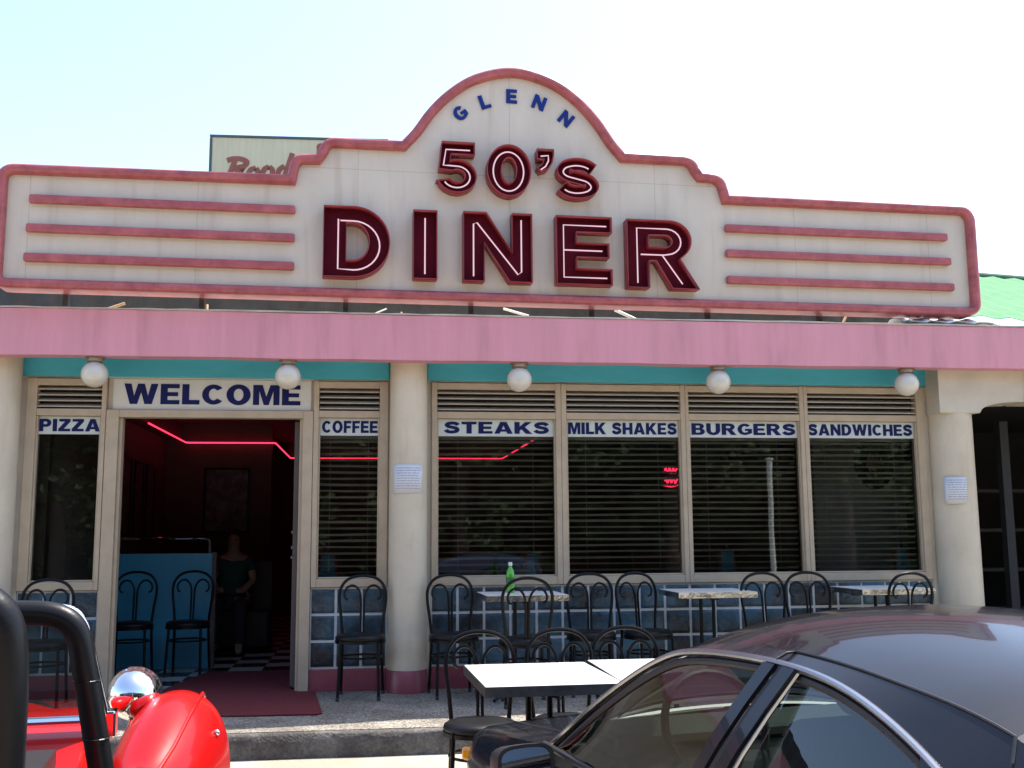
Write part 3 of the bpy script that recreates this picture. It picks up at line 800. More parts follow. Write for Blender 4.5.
# venetian blinds
M_slat = mat('blind_slat', (0.72, 0.70, 0.72), 0.4, c2=(0.60, 0.58, 0.60))
BL = [('COFFEE', -0.40, 0.07, -31), ('STEAKS', 0.55, 1.51, -31), ('MILK SHAKES', 1.62, 2.575, -31), ('BURGERS', 2.665, 3.622, -31), ('SANDWICHES', 3.715, 4.68, -31)]
for t, a, b2, tilt in BL:
    e = empty('venetian_blind', ((a+b2)/2, 0.10, 2.0), label='dark slatted blind hanging behind the %s window' % t, cat='blind', group='venetian blinds in the shop windows')
    hw = (b2-a)/2
    sl = MB()
    z = -0.04
    while z > -1.10:
        tt = R(tilt+random.uniform(-7, 7)); dy, dz = 0.016*math.cos(tt), 0.016*math.sin(tt); sag = random.uniform(-.003, .003)
        pr = [(-hw, z+sag), (0, z+random.uniform(-.002, .002)), (hw, z-sag)]
        sl.grid([[(x, -dy, zz-dz), (x, 0, zz+0.0015), (x, dy, zz+dz)] for x, zz in pr])
        z -= 0.05
    s_ = sl.build('slats', M_slat, e)
    MB().box(-hw, hw, -0.016, 0.016, -0.02, 0.01).build('head_rail', M_slat, e)
    for xx in (-hw*0.65, hw*0.65): MB().tube([(xx, -0.014, 0), (xx, -0.014, -1.1)], 0.0015, 5).build('cord', M_slat, e)

# ------------------------------------------------------------------ globe lamps under the canopy
lampdef = [(-2.085, 'white globe lamp above the PIZZA window'), (-0.64, 'white globe lamp overlapping the end of the WELCOME board'), (1.18, 'white globe lamp in front of the STEAKS window louvre'),
           (2.83, 'white globe lamp above the left part of the BURGERS window'), (4.47, 'white globe lamp above the right part of the SANDWICHES window')]
proto = empty('globe_lamp', (0, 0, 0), cat='lamp', group='globe lamps under the canopy')
gm = MB(); prof = [(0.0, -0.100)]
for k in range(1, 16):
    a = -math.pi/2 + math.pi*k/17
    prof.append((0.1*math.cos(a), 0.1*math.sin(a)))
prof += [(0.045, 0.095), (0.045, 0.105)]
gm.lathe(prof, 28, (0, 0, 2.43)); gm.build('globe', M_globe, proto, smooth=True)
MB().lathe([(0.048, 2.522), (0.062, 2.53), (0.06, 2.55), (0.075, 2.552), (0.07, 2.563), (0.04, 2.563)], 24).build('mount', M_brass, proto, smooth=True)
for i, (x, lab) in enumerate(lampdef):
    o = proto if i == 0 else copy_tree(proto)
    o.location = (x, -0.30, 0.0); o['label'] = lab

# notices taped to the columns
def notice(x, y, z, rz, lab, wd=0.25, h=0.225):
    e = empty('paper_notice', (x, y, z), rz, label=lab, cat='notice', group='paper notices on columns')
    r0 = 0.16
    pm = MB(); rows = []
    for i in range(9):
        a = (i/8-.5)*wd
        rows.append([(r0*math.sin(a/r0), -r0*math.cos(a/r0)+r0, zz) for zz in (-h/2, 0, h/2)])
    pm.grid(rows); o = pm.build('sheet', M_paper, e, smooth=True); md = o.modifiers.new('t', 'SOLIDIFY'); md.thickness = 0.0015; md.offset = 0
    ln = MB(); rnd = random.Random(3)
    for k in range(9):
        zz = h/2-0.03-k*0.02
        x = -wd*0.38
        while x < wd*0.36:
            l = rnd.uniform(0.008, 0.03); a0, a1 = x, min(x+l, wd*0.4)
            ln.grid([[(r0*math.sin(a/r0)*1.0, -(r0+.002)*math.cos(a/r0)+r0, q) for q in (zz, zz+0.006)] for a in (a0, (a0+a1)/2, a1)])
            x = a1+0.006
    ln.build('print', M_ink, e)
notice(0.30, -0.10-0.155, 1.64, 0.0, 'white printed notice taped to the middle column')
notice(4.92, -0.055-0.183, 1.545, R(-8), 'white printed notice taped to the right hand column')

# ------------------------------------------------------------------ chairs
def make_chair():
    t = empty('cafe_chair', (0, 0, 0), cat='chair', group='black metal cafe chairs')
    MB().lathe([(0.0, 0.475), (0.10, 0.474), (0.165, 0.468), (0.185, 0.455), (0.19, 0.44), (0.185, 0.425), (0.0, 0.42)], 28).build('seat', M_seat, t, smooth=True)
    MB().lathe([(0.188, 0.405), (0.192, 0.405), (0.192, 0.424), (0.188, 0.424)], 28).build('seat_ring', M_black, t, smooth=True)
    ly = lambda z: 0.145 + 0.10*(z-0.45)
    hp = [(-.148, .44), (-.162, .58), (-.178, .70), (-.172, .79), (-.13, .855), (-.068, .885), (0, .893), (.068, .885), (.13, .855), (.172, .79), (.178, .70), (.162, .58), (.148, .44)]
    MB().tube(catmull([(x, ly(z), z) for x, z in hp], 5), 0.0115, 8).build('back_hoop', M_black, t, smooth=True)
    for s in (-1, 1):
        sp = [(.012, .47), (.012, .62), (.013, .71), (.022, .765), (.05, .808), (.085, .82), (.12, .803), (.14, .765), (.134, .728), (.112, .712)]
        MB().tube(catmull([(x*s, ly(z)-0.004, z) for x, z in sp], 4), 0.0088, 8).build('scroll', M_black, t, smooth=True)
        MB().tube(catmull([(.148*s, .145, .44), (.152*s, .165, .25), (.16*s, .20, 0.012)], 5), 0.0115, 8).build('leg', M_black, t, smooth=True)
        MB().tube(catmull([(.135*s, -.125, .43), (.142*s, -.14, .25), (.15*s, -.165, 0.012)], 5), 0.0115, 8).build('leg', M_black, t, smooth=True)
    MB().tube([(0.158*math.cos(2*math.pi*k/28), 0.01+0.158*math.sin(2*math.pi*k/28), 0.30) for k in range(28)], 0.008, 6, closed=True).build('stretcher_ring', M_black, t, smooth=True)
    ft = MB()
    for (x, y) in ((.16, .20), (-.16, .20), (.15, -.165), (-.15, -.165)): ft.lathe([(.014, 0), (.015, .02), (.012, .026)], 10, (x, y, 0))
    ft.build('foot_caps', M_blackpl, t, smooth=True)
    return t
CH = [(-2.33, -0.44, 6, 'black scroll back chair under the PIZZA window behind the red car'),
      (-0.055, -0.375, -4, 'black scroll back chair by itself under the COFFEE window left of the column'),
      (0.645, -0.41, 5, 'black scroll back chair right beside the middle column under the STEAKS window'),
      (1.125, -0.88, 178, 'black chair with its back to us at the table with the green bottle'),
      (1.69, -0.50, -8, 'left one of two side by side black chairs under the MILK SHAKES window'),
      (2.14, -0.48, 16, 'right one of two side by side black chairs under the MILK SHAKES window'),
      (3.03, -0.80, 4, 'front black chair just right of the middle window table'),
      (3.37, -0.80, -3, 'front black chair under the right half of the BURGERS window'),
      (4.02, -0.82, 184, 'black scroll back chair in front of the rightmost window table, back to us'),
      (0.57, -3.13, -5, 'leftmost black chair at the sunlit white tables, with its round seat showing'),
      (1.025, -3.10, 4, 'middle black chair behind the sunlit white tables'),
      (1.375, -3.06, -3, 'rightmost black chair behind the sunlit white tables beside the black car'),
      (-2.06, 1.25, 2, 'left black chair before the blue partition inside the doorway'),
      (-1.58, 1.27, -3, 'right black chair before the blue partition inside the doorway')]
chair0 = make_chair()
for i, (x, y, a, lab) in enumerate(CH):
    o = chair0 if i == 0 else copy_tree(chair0)
    o.location = (x, y, 0.0 if y > -1.7 else lot_z(y)); o.rotation_euler = (0 if y > -1.7 else 0, 0, R(a)); o['label'] = lab

# ------------------------------------------------------------------ tables
def make_table(wx, wy, edge):
    t = empty('cafe_table', (0, 0, 0), cat='table', group='white topped cafe tables')
    hx, hy = wx/2, wy/2
    tp = MB().box(-hx+.004, hx-.004, -hy+.004, hy-.004, 0.725, 0.762).build('tabletop', M_lam, t, bevel=0.002)
    ed = MB().box(-hx, hx, -hy, -hy+.0035, 0.718, 0.760).box(-hx, hx, hy-.0035, hy, 0.718, 0.760).box(-hx, -hx+.0035, -hy+.004, hy-.004, 0.718, 0.760).box(hx-.0035, hx, -hy+.004, hy-.004, 0.718, 0.760)
    ed.build('edge_band', edge, tp)
    for s in (-1, 1):
        MB().tube([(s*.05, 0, 0.03), (s*.05, 0, 0.715)], 0.014, 10).build('column', M_black, t, smooth=True)
    for sx in (-1, 1):
        for sy in (-1, 1):
            MB().tube(catmull([(sx*.05, 0, 0.10), (sx*.12, sy*.12, 0.07), (sx*hx*.8, sy*hy*.75, 0.012)], 4), 0.012, 8).build('foot', M_black, t, smooth=True)
    MB().box(-hx*.8, hx*.8, -.02, .02, 0.70, 0.7245).box(-.02, .02, -hy*.8, -.021, 0.70, 0.7245).box(-.02, .02, .021, hy*.8, 0.70, 0.7245).build('bracket', M_black, t)
    return t
tabA = make_table(0.61, 0.60, M_alu)
TB = [(1.145, -0.56, 1.5, 'white window table with crinkled metal edge and the green bottle on it'), (2.61, -0.50, -1, 'white window table with metal edge under the BURGERS and MILK SHAKES windows'),
      (4.08, -0.42, 1, 'rightmost white window table with metal edge under the SANDWICHES window')]
for i, (x, y, a, lab) in enumerate(TB):
    o = tabA if i == 0 else copy_tree(tabA)
    o.location = (x, y, 0); o.rotation_euler = (0, 0, R(a)); o['label'] = lab
tabB = make_table(0.61, 0.80, M_steel)
for i, (x, y, a, lab) in enumerate([(0.785, -3.68, 1.5, 'sunlit white table with dark edge, the left of the pair out on the lot'), (1.402, -3.62, -1, 'sunlit white table on the lot, half hidden by the black car')]):
    o = tabB if i == 0 else copy_tree(tabB)
    o.location = (x, y, lot_z(y)); o.rotation_euler = (0, 0, R(a)); o['label'] = lab; o.scale = (1, 1, 1.03)

bt = empty('soda_bottle', (1.07, -0.50, 0.762), label='green plastic soda bottle on the window table', cat='bottle')
MB().lathe([(0.0, 0.0), (.030, 0.002), (.033, 0.012), (.033, .06), (.031, .075), (.033, .09), (.033, .135), (.028, .165), (.015, .19), (.0125, .20), (.0125, .212)], 20).build('body', M_bottle, bt, smooth=True)
MB().lathe([(.0345, .072), (.0345, .118)], 20).build('wrapper', M_lblb, bt, smooth=True)
MB().lathe([(.0155, .205), (.0155, .228), (.012, .231), (0, .231)], 16).build('cap', M_cap, bt, smooth=True)

# door mat
mt = MB()
mt.prism([(-1.62, -1.06), (-0.33, -1.13), (-0.30, -1.08), (-0.40, -0.04), (-0.60, 0.14), (-0.62, 1.35), (-1.42, 1.35), (-1.62, 0.12)], 0, 0.010)
mt.v = [(x, z, 0.003+y) for x, y, z in mt.v]
tag(mt.build('door_mat', M_mat_red, None, bevel=0.003), 'dark red carpet runner lying through the open doorway', 'mat')

# ------------------------------------------------------------------ inside the diner
pt = empty('booth_partition', (-1.95, 1.78, 0), label='bright blue low partition inside the doorway with a chrome rail on top', cat='partition')
MB().box(-0.49, 0.49, 0, 0.07, 0.0, 1.05).build('panel', M_blue, pt, bevel=0.006)
MB().tube(catmull([(-0.49, 0.03, 1.19), (0.2, 0.03, 1.19), (0.40, 0.03, 1.19), (0.455, 0.03, 1.16), (0.46, 0.03, 1.05)], 5), 0.012, 8).build('rail', M_chrome, pt, smooth=True)
MB().box(0.491, 0.53, -0.005, 0.075, 0, 1.06).build('end_post', M_intwall, pt)

neon = MB().tube([(-2.25, 2.6, 2.36), (-2.25, 4.87, 2.36), (-2.22, 4.9, 2.36), (-1.20, 4.9, 2.36), (-1.17, 4.93, 2.36), (-1.17, 7.47, 2.36), (-1.14, 7.5, 2.36), (1.97, 7.5, 2.36), (2.0, 7.47, 2.36), (2.0, 3.8, 2.36)], 0.009, 8)
tag(neon.build('neon_tube', M_neon_in, None, smooth=True), 'long glowing red neon tube running round the ceiling edge inside', 'neon light')
# small red neon sign behind the milk shakes window
ns = empty('neon_sign', (3.24, 2.6, 1.82), label='small glowing red neon squiggle seen through the MILK SHAKES window', cat='neon sign')
rnd = random.Random(11)
for zc in (0.06, -0.05):
    pth = [(-.07+.014*k, 0, zc+0.035*math.sin(k*2.1)+rnd.uniform(-.008, .008)) for k in range(11)]
    MB().tube(catmull(pth, 4), 0.009, 6).build('tube', M_neon_red, ns, smooth=True)
MB().tube(catmull([(-.09, 0.0, -.1), (0, 0, -.115), (.09, 0, -.09)], 5), 0.006, 6).build('tube', M_neon_red, ns, smooth=True)
MB().box(-.11, .11, 0.02, 0.03, -.15, .13).build('backing', M_dark, ns)

box('interior_wall', mat('grey_green_wall', (0.42, 0.42, 0.36), 0.8), diner, 4.02, 4.899, 0.645, 0.70, 0.003, 2.598)
# oval emblem plaque inside the sandwiches window
ov = empty('oval_plaque', (4.60, 0.62, 1.83), label='dark oval plaque with an orange emblem behind the SANDWICHES window', cat='plaque')
MB().lathe([(0.0, 0), (1.0, 0), (1.0, 0.02), (0, 0.02)], 36, axis='y').build('plate', M_dark, ov)
children(ov)[0].scale = (0.19, 1, 0.24)
M_orange = mat('orange_paint', (0.75, 0.30, 0.08), 0.6, c2=(0.35, 0.16, 0.07), nscale=30)
em = MB(); rnd = random.Random(5)
for k in range(16):
    a = k*2.4; rr = 0.018*math.sqrt(k)
    em.ell((rr*math.cos(a)*1.2, -0.008, 0.02+rr*math.sin(a)), (rnd.uniform(.012, .028), .008, rnd.uniform(.012, .024)), 8, 6)
em.box(-.012, .012, -.012, -.002, -.13, -.06)
em.build('emblem', M_orange, ov, smooth=True)

# pictures on the walls
def picture(x, y, z, wd, h, rz, lab, c):
    e = empty('framed_picture', (x, y, z), rz, label=lab, cat='picture', group='framed pictures on the dining room walls')
    MB().box(-wd/2, wd/2, 0.012, 0.02, -h/2, h/2).build('print', c, e)
    MB().box(-wd/2-.03, wd/2+.03, 0, .02, h/2, h/2+.03).box(-wd/2-.03, wd/2+.03, 0, .02, -h/2-.03, -h/2).box(-wd/2-.03, -wd/2, 0, .02, -h/2, h/2).box(wd/2, wd/2+.03, 0, .02, -h/2, h/2).build('frame', M_black, e)
M_pic = mat('poster_print', (0.16, 0.18, 0.20), 0.5, c2=(0.04, 0.04, 0.05), nscale=9)
M_pic2 = mat('photo_print', (0.20, 0.17, 0.15), 0.5, c2=(0.05, 0.04, 0.04), nscale=14)
picture(-1.75, 5.17-0.23, 1.65, 0.5, 0.75, 0, 'tall framed poster on the back wall seen through the doorway', M_pic)
for k, n_ in enumerate(('nearest the door', 'second from the door', 'third from the door', 'farthest from the door')):
    picture(-2.485, 2.2+0.62*k, 1.62, 0.4, 0.75, R(90), 'framed photo on the left inside wall, %s' % n_, M_pic2)
box('interior_wall', M_intwall, diner, -2.499, -1.22, 4.972, 5.1, 0.0, 2.399)

# blue diner menu stands with a red border on the sill behind the glass
st0 = None
for i, (x, lab) in enumerate([(-0.33, 'blue trapezoid stand with red edge behind the lower left of the COFFEE window'), (1.36, 'blue trapezoid stand with red edge behind the lower right of the STEAKS window'),
                              (3.03, 'blue trapezoid stand with red edge behind the BURGERS window'), (4.61, 'blue trapezoid stand with red edge behind the lower right of the SANDWICHES window')]):
    if i == 0:
        st0 = empty('menu_stand', (0, 0, 0), cat='menu stand', group='blue stands inside the windows')
        MB().prism([(-.065, 0), (.065, 0), (.05, .20), (-.05, .20)], 0, 0.02).build('panel', M_blue, st0)
        MB().prism([(-.082, -.001), (-.0655, -.001), (-.0505, .201), (-.062, .205)], -.004, .024).prism([(.082, -.001), (.0655, -.001), (.0505, .201), (.062, .205)], -.004, .024).prism([(-.062, .2055), (.062, .2055), (.055, .22), (-.055, .22)], -.004, .024).build('border', M_redp, st0)
        MB().tube([(0, .01, .22), (0, .01, .29)], [.012, .008], 8).build('knob', M_chrome, st0, smooth=True)
        o = st0
    else: o = copy_tree(st0)
    o.location = (x, 0.22, 0.84); o['label'] = lab
sl = MB().box(-0.40, 0.08, 0.13, 0.42, 0.80, 0.838).box(0.55, 4.68, 0.13, 0.42, 0.80, 0.838)
sl.build('window_shelf', M_intwall, diner)
MB().lathe([(0.0, 2.53), (.07, 2.545), (.09, 2.57), (.09, 2.599)], 20, (-1.52, 1.7, 0)).build('ceiling_lamp', M_globe, diner, smooth=True)

# dining booths deeper in the room
for i, (x, y, lab) in enumerate([(0.9, 4.2, 'dark red diner booth bench, left of the row inside'), (2.4, 4.2, 'dark red diner booth bench in the middle of the row inside'), (3.8, 4.2, 'dark red diner booth bench, right of the row inside')]):
    if i == 0:
        bo = empty('booth_bench', (0, 0, 0), cat='bench', group='booth benches inside')
        MB().box(-.55, .55, -.22, .22, 0.02, 0.45).build('seat', M_redp, bo, bevel=.03)
        MB().box(-.55, .55, .225, .33, 0.02, 0.98).build('backrest', M_redp, bo, bevel=.03)
        o = bo
    else: o = copy_tree(bo)
    o.location = (x, y, 0.003); o['label'] = lab

# seated person, dim behind the partition
pe = empty('person', (-1.42, 3.1, 0.003), label='seated person in a green shirt in the dim room behind the blue partition', cat='person')
def skinned(name, verts, edges, radii, m, parent, sub=2):
    me = bpy.data.meshes.new(name); me.from_pydata(verts, edges, []); me.materials.append(m)
    o = bpy.data.objects.new(name, me); col.objects.link(o); o.parent = parent
    sk = o.modifiers.new('skin', 'SKIN'); sk.use_smooth_shade = True
    for i, r_ in enumerate(radii):
        rr = r_ if isinstance(r_, tuple) else (r_, r_)
        me.skin_vertices[0].data[i].radius = rr
    me.skin_vertices[0].data[0].use_root = True
    ss = o.modifiers.new('sub', 'SUBSURF'); ss.levels = sub; ss.render_levels = sub
    return o
V = [(0, 0, .52), (0, .01, .68), (0, .02, .84), (0, .01, .96), (0, 0, 1.03), (0, -.02, 1.10), (0, -.02, 1.17), (0, -.015, 1.24),
     (.16, .01, .95), (.21, -.02, .74), (.12, -.22, .64), (.06, -.28, .65), (-.16, .01, .95), (-.21, -.02, .74), (-.13, -.22, .64), (-.06, -.29, .65),
     (.10, -.05, .50), (.12, -.42, .50), (.12, -.40, .10), (.13, -.52, .04), (-.10, -.05, .50), (-.13, -.42, .50), (-.13, -.38, .10), (-.14, -.50, .04)]
E = [(0, 1), (1, 2), (2, 3), (3, 4), (4, 5), (5, 6), (6, 7), (3, 8), (8, 9), (9, 10), (10, 11), (3, 12), (12, 13), (13, 14), (14, 15), (0, 16), (16, 17), (17, 18), (18, 19), (0, 20), (20, 21), (21, 22), (22, 23)]
RD = [(.14, .11), (.13, .10), (.145, .105), (.13, .09), .055, (.07, .085), (.075, .095), (.05, .06), .055, .042, .03, .03, .055, .042, .03, .03, .085, .06, .042, .035, .085, .06, .042, .035]
skinned('body', V, E, RD, M_skin, pe)
V2 = [V[0], V[1], V[2], V[3], (V[8][0]*.98, V[8][1], V[8][2]), (.19, -.005, .82), (-.157, .01, .95), (-.19, -.005, .82)]
skinned('shirt', V2, [(0, 1), (1, 2), (2, 3), (3, 4), (4, 5), (3, 6), (6, 7)], [(.155, .125), (.145, .115), (.16, .12), (.14, .10), .066, .06, .066, .06], M_shirt, pe)
skinned('trousers', [V[0], V[16], V[17], V[18], V[20], V[21], V[22]], [(0, 1), (1, 2), (2, 3), (0, 4), (4, 5), (5, 6)], [(.15, .12), .096, .07, .055, .096, .07, .055], M_trouser, pe)
MB().ell((0, .022, 1.205), (.086, .092, .082), 16, 10, -0.1).build('hair', M_hair, pe, smooth=True)
MB().ell((-.03, -.108, 1.17), (.011, .006, .008), 8, 6).ell((.03, -.108, 1.17), (.011, .006, .008), 8, 6).build('eyes', M_hair, pe)
MB().ell((0, -.122, 1.135), (.013, .018, .022), 8, 6).build('nose', M_skin, pe, smooth=True)
sb = empty('bench', (-1.42, 3.1, 0.003), label='dark bench carrying the seated person behind the partition', cat='bench')
MB().box(-.4, .4, -.22, .25, .06, .43).build('seat', M_seat, sb, bevel=.02)
MB().box(-.4, .4, .255, .33, .0, .95).build('backrest', M_seat, sb, bevel=.02)

# ------------------------------------------------------------------ neighbours
nb = empty('neighbour_shop', (6.5, 0, 0), label='dark open shop next door to the right of the diner', cat='building')
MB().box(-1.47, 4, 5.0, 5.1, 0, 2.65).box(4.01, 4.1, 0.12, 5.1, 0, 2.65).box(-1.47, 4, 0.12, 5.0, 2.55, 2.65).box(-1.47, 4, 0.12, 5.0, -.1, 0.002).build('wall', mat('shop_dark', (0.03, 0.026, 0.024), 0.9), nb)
sv = MB()
for z in (0.4, 0.8, 1.2, 1.6): sv.box(-0.6, 1.2, 1.6, 1.9, z, z+.03)
sv.box(-.64, -.605, 1.6, 1.9, 0, 1.9); sv.box(1.205, 1.24, 1.6, 1.9, 0, 1.9)
sv.build('shelf_unit', mat('shop_shelf', (0.03, 0.024, 0.02), 0.8), nb)
MB().box(-0.78, -0.70, 0.4, 0.48, 0.0, 2.2).build('post', mat('shop_post', (0.03, 0.03, 0.03), 0.8), nb)

gr = empty('green_roof_house', (11.5, 9.0, 0), label='building with a green sheet roof behind the right end of the marquee', cat='building')
rf = MB(); rows = []
for i in range(101):
    x = -3.7 + 12*i/100; rr = 0.02*math.cos(i*math.pi/2)
    rows.append([(x, -2.0, 4.53+rr-x*0.05), (x, 3.0, 6.66+rr-x*0.05)])
rf.grid(rows); o = rf.build('roof', M_green, gr); md = o.modifiers.new('t', 'SOLIDIFY'); md.thickness = 0.01
MB().tube([(-3.7, 3.0, 6.87), (8.3, 3.0, 6.27)], 0.05, 8).build('ridge_cap', M_greend, gr)
MB().prism([(-3.5, 0), (8, 0), (8, 3.98), (-3.5, 4.56)], -1.9, 3).build('wall', M_corr, gr)

# ------------------------------------------------------------------ black sedan
def cross_car():
    c = empty('parked_sedan', (1.58, -5.75, lot_z(-5.75)), R(12.5), 0.038, label='dark metallic black sedan parked nose in at the right, seen from its rear left', cat='car')
    W = lambda u, v, w_: Vector((-v, u, w_))
    P = [(1.02, .765, .735), (.72, .695, .95), (.46, .635, 1.10), (.25, .612, 1.155), (-.15, .612, 1.18), (-.45, .622, 1.155), (-.75, .655, 1.06), (-.98, .70, .92), (-1.12, .755, .79)]
    Q = [(1.0, .70, .765), (.68, .64, .99), (.42, .585, 1.13), (.2, .57, 1.18), (-.15, .57, 1.205), (-.5, .57, 1.19), (-.85, .57, 1.14), (-1.25, .59, 1.0), (-1.62, .63, .845)]
    n = 8
    Pc = catmull(P, n); Qc = catmull(Q, n)
    mir = lambda p: Vector((p.x, -p.y, p.z))
    toW = lambda p: W(p.x, p.y, p.z)
    # body loft
    U =  [-2.13, -2.05, -1.85, -1.6, -1.1, -.5, 0, .5, 1.0, 1.4, 1.8, 2.0, 2.1, 2.15]
    HW = [.60, .72, .79, .815, .83, .832, .832, .832, .825, .81, .785, .745, .68, .58]
    WB = [.72, .79, .825, .825, .795, .775, .765, .76, .75, .70, .645, .605, .565, .48]
    BT = [.42, .32, .26, .24, .20, .2, .2, .2, .2, .22, .24, .28, .34, .40]
    Sx = [tuple(x) for x in catmull([(a, b_, c_) for a, b_, c_ in zip(U, HW, WB)], 3)]
    Bx = [x.y for x in catmull([(a, b_, 0) for a, b_ in zip(U, BT)], 3)]
    rows = []
    for (u, hw, wb), bt_ in zip(Sx, Bx):
        hgt = wb-bt_
        hf = [(0, bt_), (hw*.85, bt_), (hw*.955, bt_+.10*hgt), (hw*.985, bt_+.25*hgt), (hw*1.0, bt_+.48*hgt), (hw*1.0, bt_+.56*hgt), (hw*.985, bt_+.72*hgt), (hw*.955, bt_+.90*hgt), (hw*.925, wb-.012), (hw*.88, wb), (hw*.6, wb+.018), (hw*.3, wb+.027), (0, wb+.03)]
        ring = [W(u, v, z) for v, z in hf] + [W(u, -v, z) for v, z in hf[::-1][1:-1]]
        rows.append(ring)
    m = MB(); m.grid(rows, wrap=True)
    m.f.append(list(range(len(rows[0])))[::-1]); b0 = len(m.v)-len(rows[0]); m.f.append([b0+i for i in range(len(rows[0]))])
    body = m.build('body', M_car, c, smooth=True, angle=35)
    # wheel arches cut out of the body
    for (u, s) in ((1.32, 1), (1.32, -1), (-1.28, 1), (-1.28, -1)):
        cut = MB().lathe([(.345, -.16), (.345, .2)], 32, (s*-.80, u, .30), axis='x').build('tmp_cut', None, c)
        bo_ = body.modifiers.new('arch', 'BOOLEAN'); bo_.object = cut; bo_.operation = 'DIFFERENCE'; bo_.solver = 'EXACT'
    dg = bpy.context.evaluated_depsgraph_get()
    nm = bpy.data.meshes.new_from_object(body.evaluated_get(dg))
    body.modifiers.clear(); body.data = nm
    for o in list(bpy.data.objects):
        if o.name.startswith('tmp_cut'): bpy.data.objects.remove(o)
    # side surfaces, roof sheet
    NP = len(Pc)
    for s in (1, -1):
        f = (lambda p: p) if s == 1 else mir
        MB().sweep_strip([toW(f(p)) for p in Pc], [toW(f(q)) for q in Qc], -.012*s).build('roof_rail', M_car, c, smooth=True)
        MB().tube([toW(f(p)) + Vector((-s*.006, 0, 0)) for p in Pc], .009, 8).build('gutter_trim', M_alu2, c, smooth=True)
        # black rubber seal inside the gutter
        ins = [p + Vector((0, -.020 if p.y > 0 else .02, -.020)) for p in Pc]
        ins = [Vector((p.x*0.985, p.y-.004, p.z-.026)) for p in Pc]
        MB().tube([toW(f(p)) for p in ins], .012, 8).build('window_seal', M_blackpl, c, smooth=True)
        # belt line and side glass
        bel = [Vector((p.x, .775, .752+.012*max(0, -p.x))) for p in ins]
        k = [i for i, p in enumerate(ins) if p.z > bel[i].z]
        def gl(i0, i1, name):
            rows_ = [[toW(f(ins[i].lerp(bel[i], t))) for t in (0, .35, .7, 1)] for i in range(i0, i1+1)]
            MB().grid(rows_).build(name, M_carglass, c, smooth=True)
        iB = n*4
        gl(k[0], iB-1, 'front_window'); gl(iB, k[-1], 'rear_window')
        MB().tube([toW(f(Vector((u, .79, .755+.012*max(0, -u))))) for u in (1.0, .5, 0, -.5, -1.12)], .011, 8).build('belt_moulding', M_blackpl, c, smooth=True)
        # B pillar (front door frame edge, gap, rear door frame edge)
        for (du, du2, wd, mm, nm_) in ((.03, .12, .05, M_car, 'door_pillar'), (-.055, .035, .05, M_car, 'door_pillar'), (-.012, .077, .012, M_blackpl, 'door_gap')):
            top = Vector((-.15+du, .617, 1.172)); bot = Vector((-.15+du2+.10, .792, .765))
            pts = [top.lerp(bot, t) + Vector((0, .018*math.sin(math.pi*t), 0)) for t in (0, .25, .5, .75, 1)]
            th = -.012*s if nm_ == 'door_pillar' else -.006*s
            off = Vector((0, .004 if nm_ == 'door_pillar' else .002, 0))
            MB().sweep_strip([toW(f(p+off+Vector((wd/2, 0, 0)))) for p in pts], [toW(f(p+off-Vector((wd/2, 0, 0)))) for p in pts], -th).build(nm_, mm, c, smooth=True)
        ch_ = [Vector((-.15-.082, .622, 1.168)).lerp(Vector((-.15-.0+.085, .798, .765)), t) + Vector((0, .018*math.sin(math.pi*t), 0)) for t in (0, .25, .5, .75, 1)]
        MB().tube([toW(f(p)) for p in ch_], .006, 6).build('window_bead', M_alu2, c, smooth=True)
        # quarter divider in the rear door glass
        q_ = [Vector((-.74, .672, 1.03)), Vector((-.86, .79, .78))]
        MB().tube([toW(f(p)) for p in q_], .012, 6).build('quarter_bar', M_blackpl, c)
        # seam running along the roof and down the C pillar
        seam = [Vector((-.135, .618, 1.188)), Vector((-.14, .59, 1.203))] + [Qc[i] + Vector((0, .0, .002)) for i in range(n*4, n*6+1)] + [Vector((-.87, .60, 1.10)), Vector((-.885, .66, .98)), Vector((-.89, .72, .86))]
        MB().tube([toW(f(p)) for p in seam], .004, 6).build('roof_seam', M_blackpl, c)
        # C pillar panel
        cp_ = [i for i in range(n*6-2, NP)]
        MB().grid([[toW(f(Pc[i])), toW(f(Vector((Qc[i].x-.02, .79, max(.80, Pc[i].z-.3)))))] for i in cp_]).build('pillar_panel', M_car, c, smooth=True)
        # door mirror
        mm = empty('mirror', (0, 0, 0)); mm.parent = c
        bpy.data.objects.remove(mm)
        hm = MB()
        rr = []
        for (yy, sx, sz) in ((.055, .2, .3), (.05, .75, .72), (.02, .96, .95), (-.02, 1, 1), (-.045, 1, 1), (-.045, .88, .86), (-.035, .86, .84)):
            ring = []
            for a in range(20):
                an = 2*math.pi*a/20; ca, sa = math.cos(an), math.sin(an)
                ring.append((sx*.105*math.copysign(abs(ca)**.55, ca), yy, sz*.066*math.copysign(abs(sa)**.55, sa)))
            rr.append(ring)
        hm.grid(rr, wrap=True); hm.f.append([i for i in range(20)])
        ho = hm.build('side_mirror', M_blackpl, c, smooth=True, loc=(-s*.925, .87, .725), rot=(R(-9), 0, R(s*8)))
        gm_ = MB(); gm_.prism([(.09*math.copysign(abs(math.cos(a))**.55, math.cos(a)), .055*math.copysign(abs(math.sin(a))**.55, math.sin(a))) for a in [2*math.pi*i/20 for i in range(20)]], -.041, -.037)
        gm_.build('mirror_glass', M_mirror, ho)
        MB().box(-.05, .05, -.03, .03, -.02, .02).build('mirror_stalk', M_blackpl, ho, loc=(s*.12, .02, -.04), bevel=.01)
        # lamps
        MB().box(-.036, .036, -.03, .03, -.028, .028).build('turn_signal', M_amber, c, loc=(-s*.715, 2.03, .495), rot=(0, 0, R(s*38)), bevel=.012)
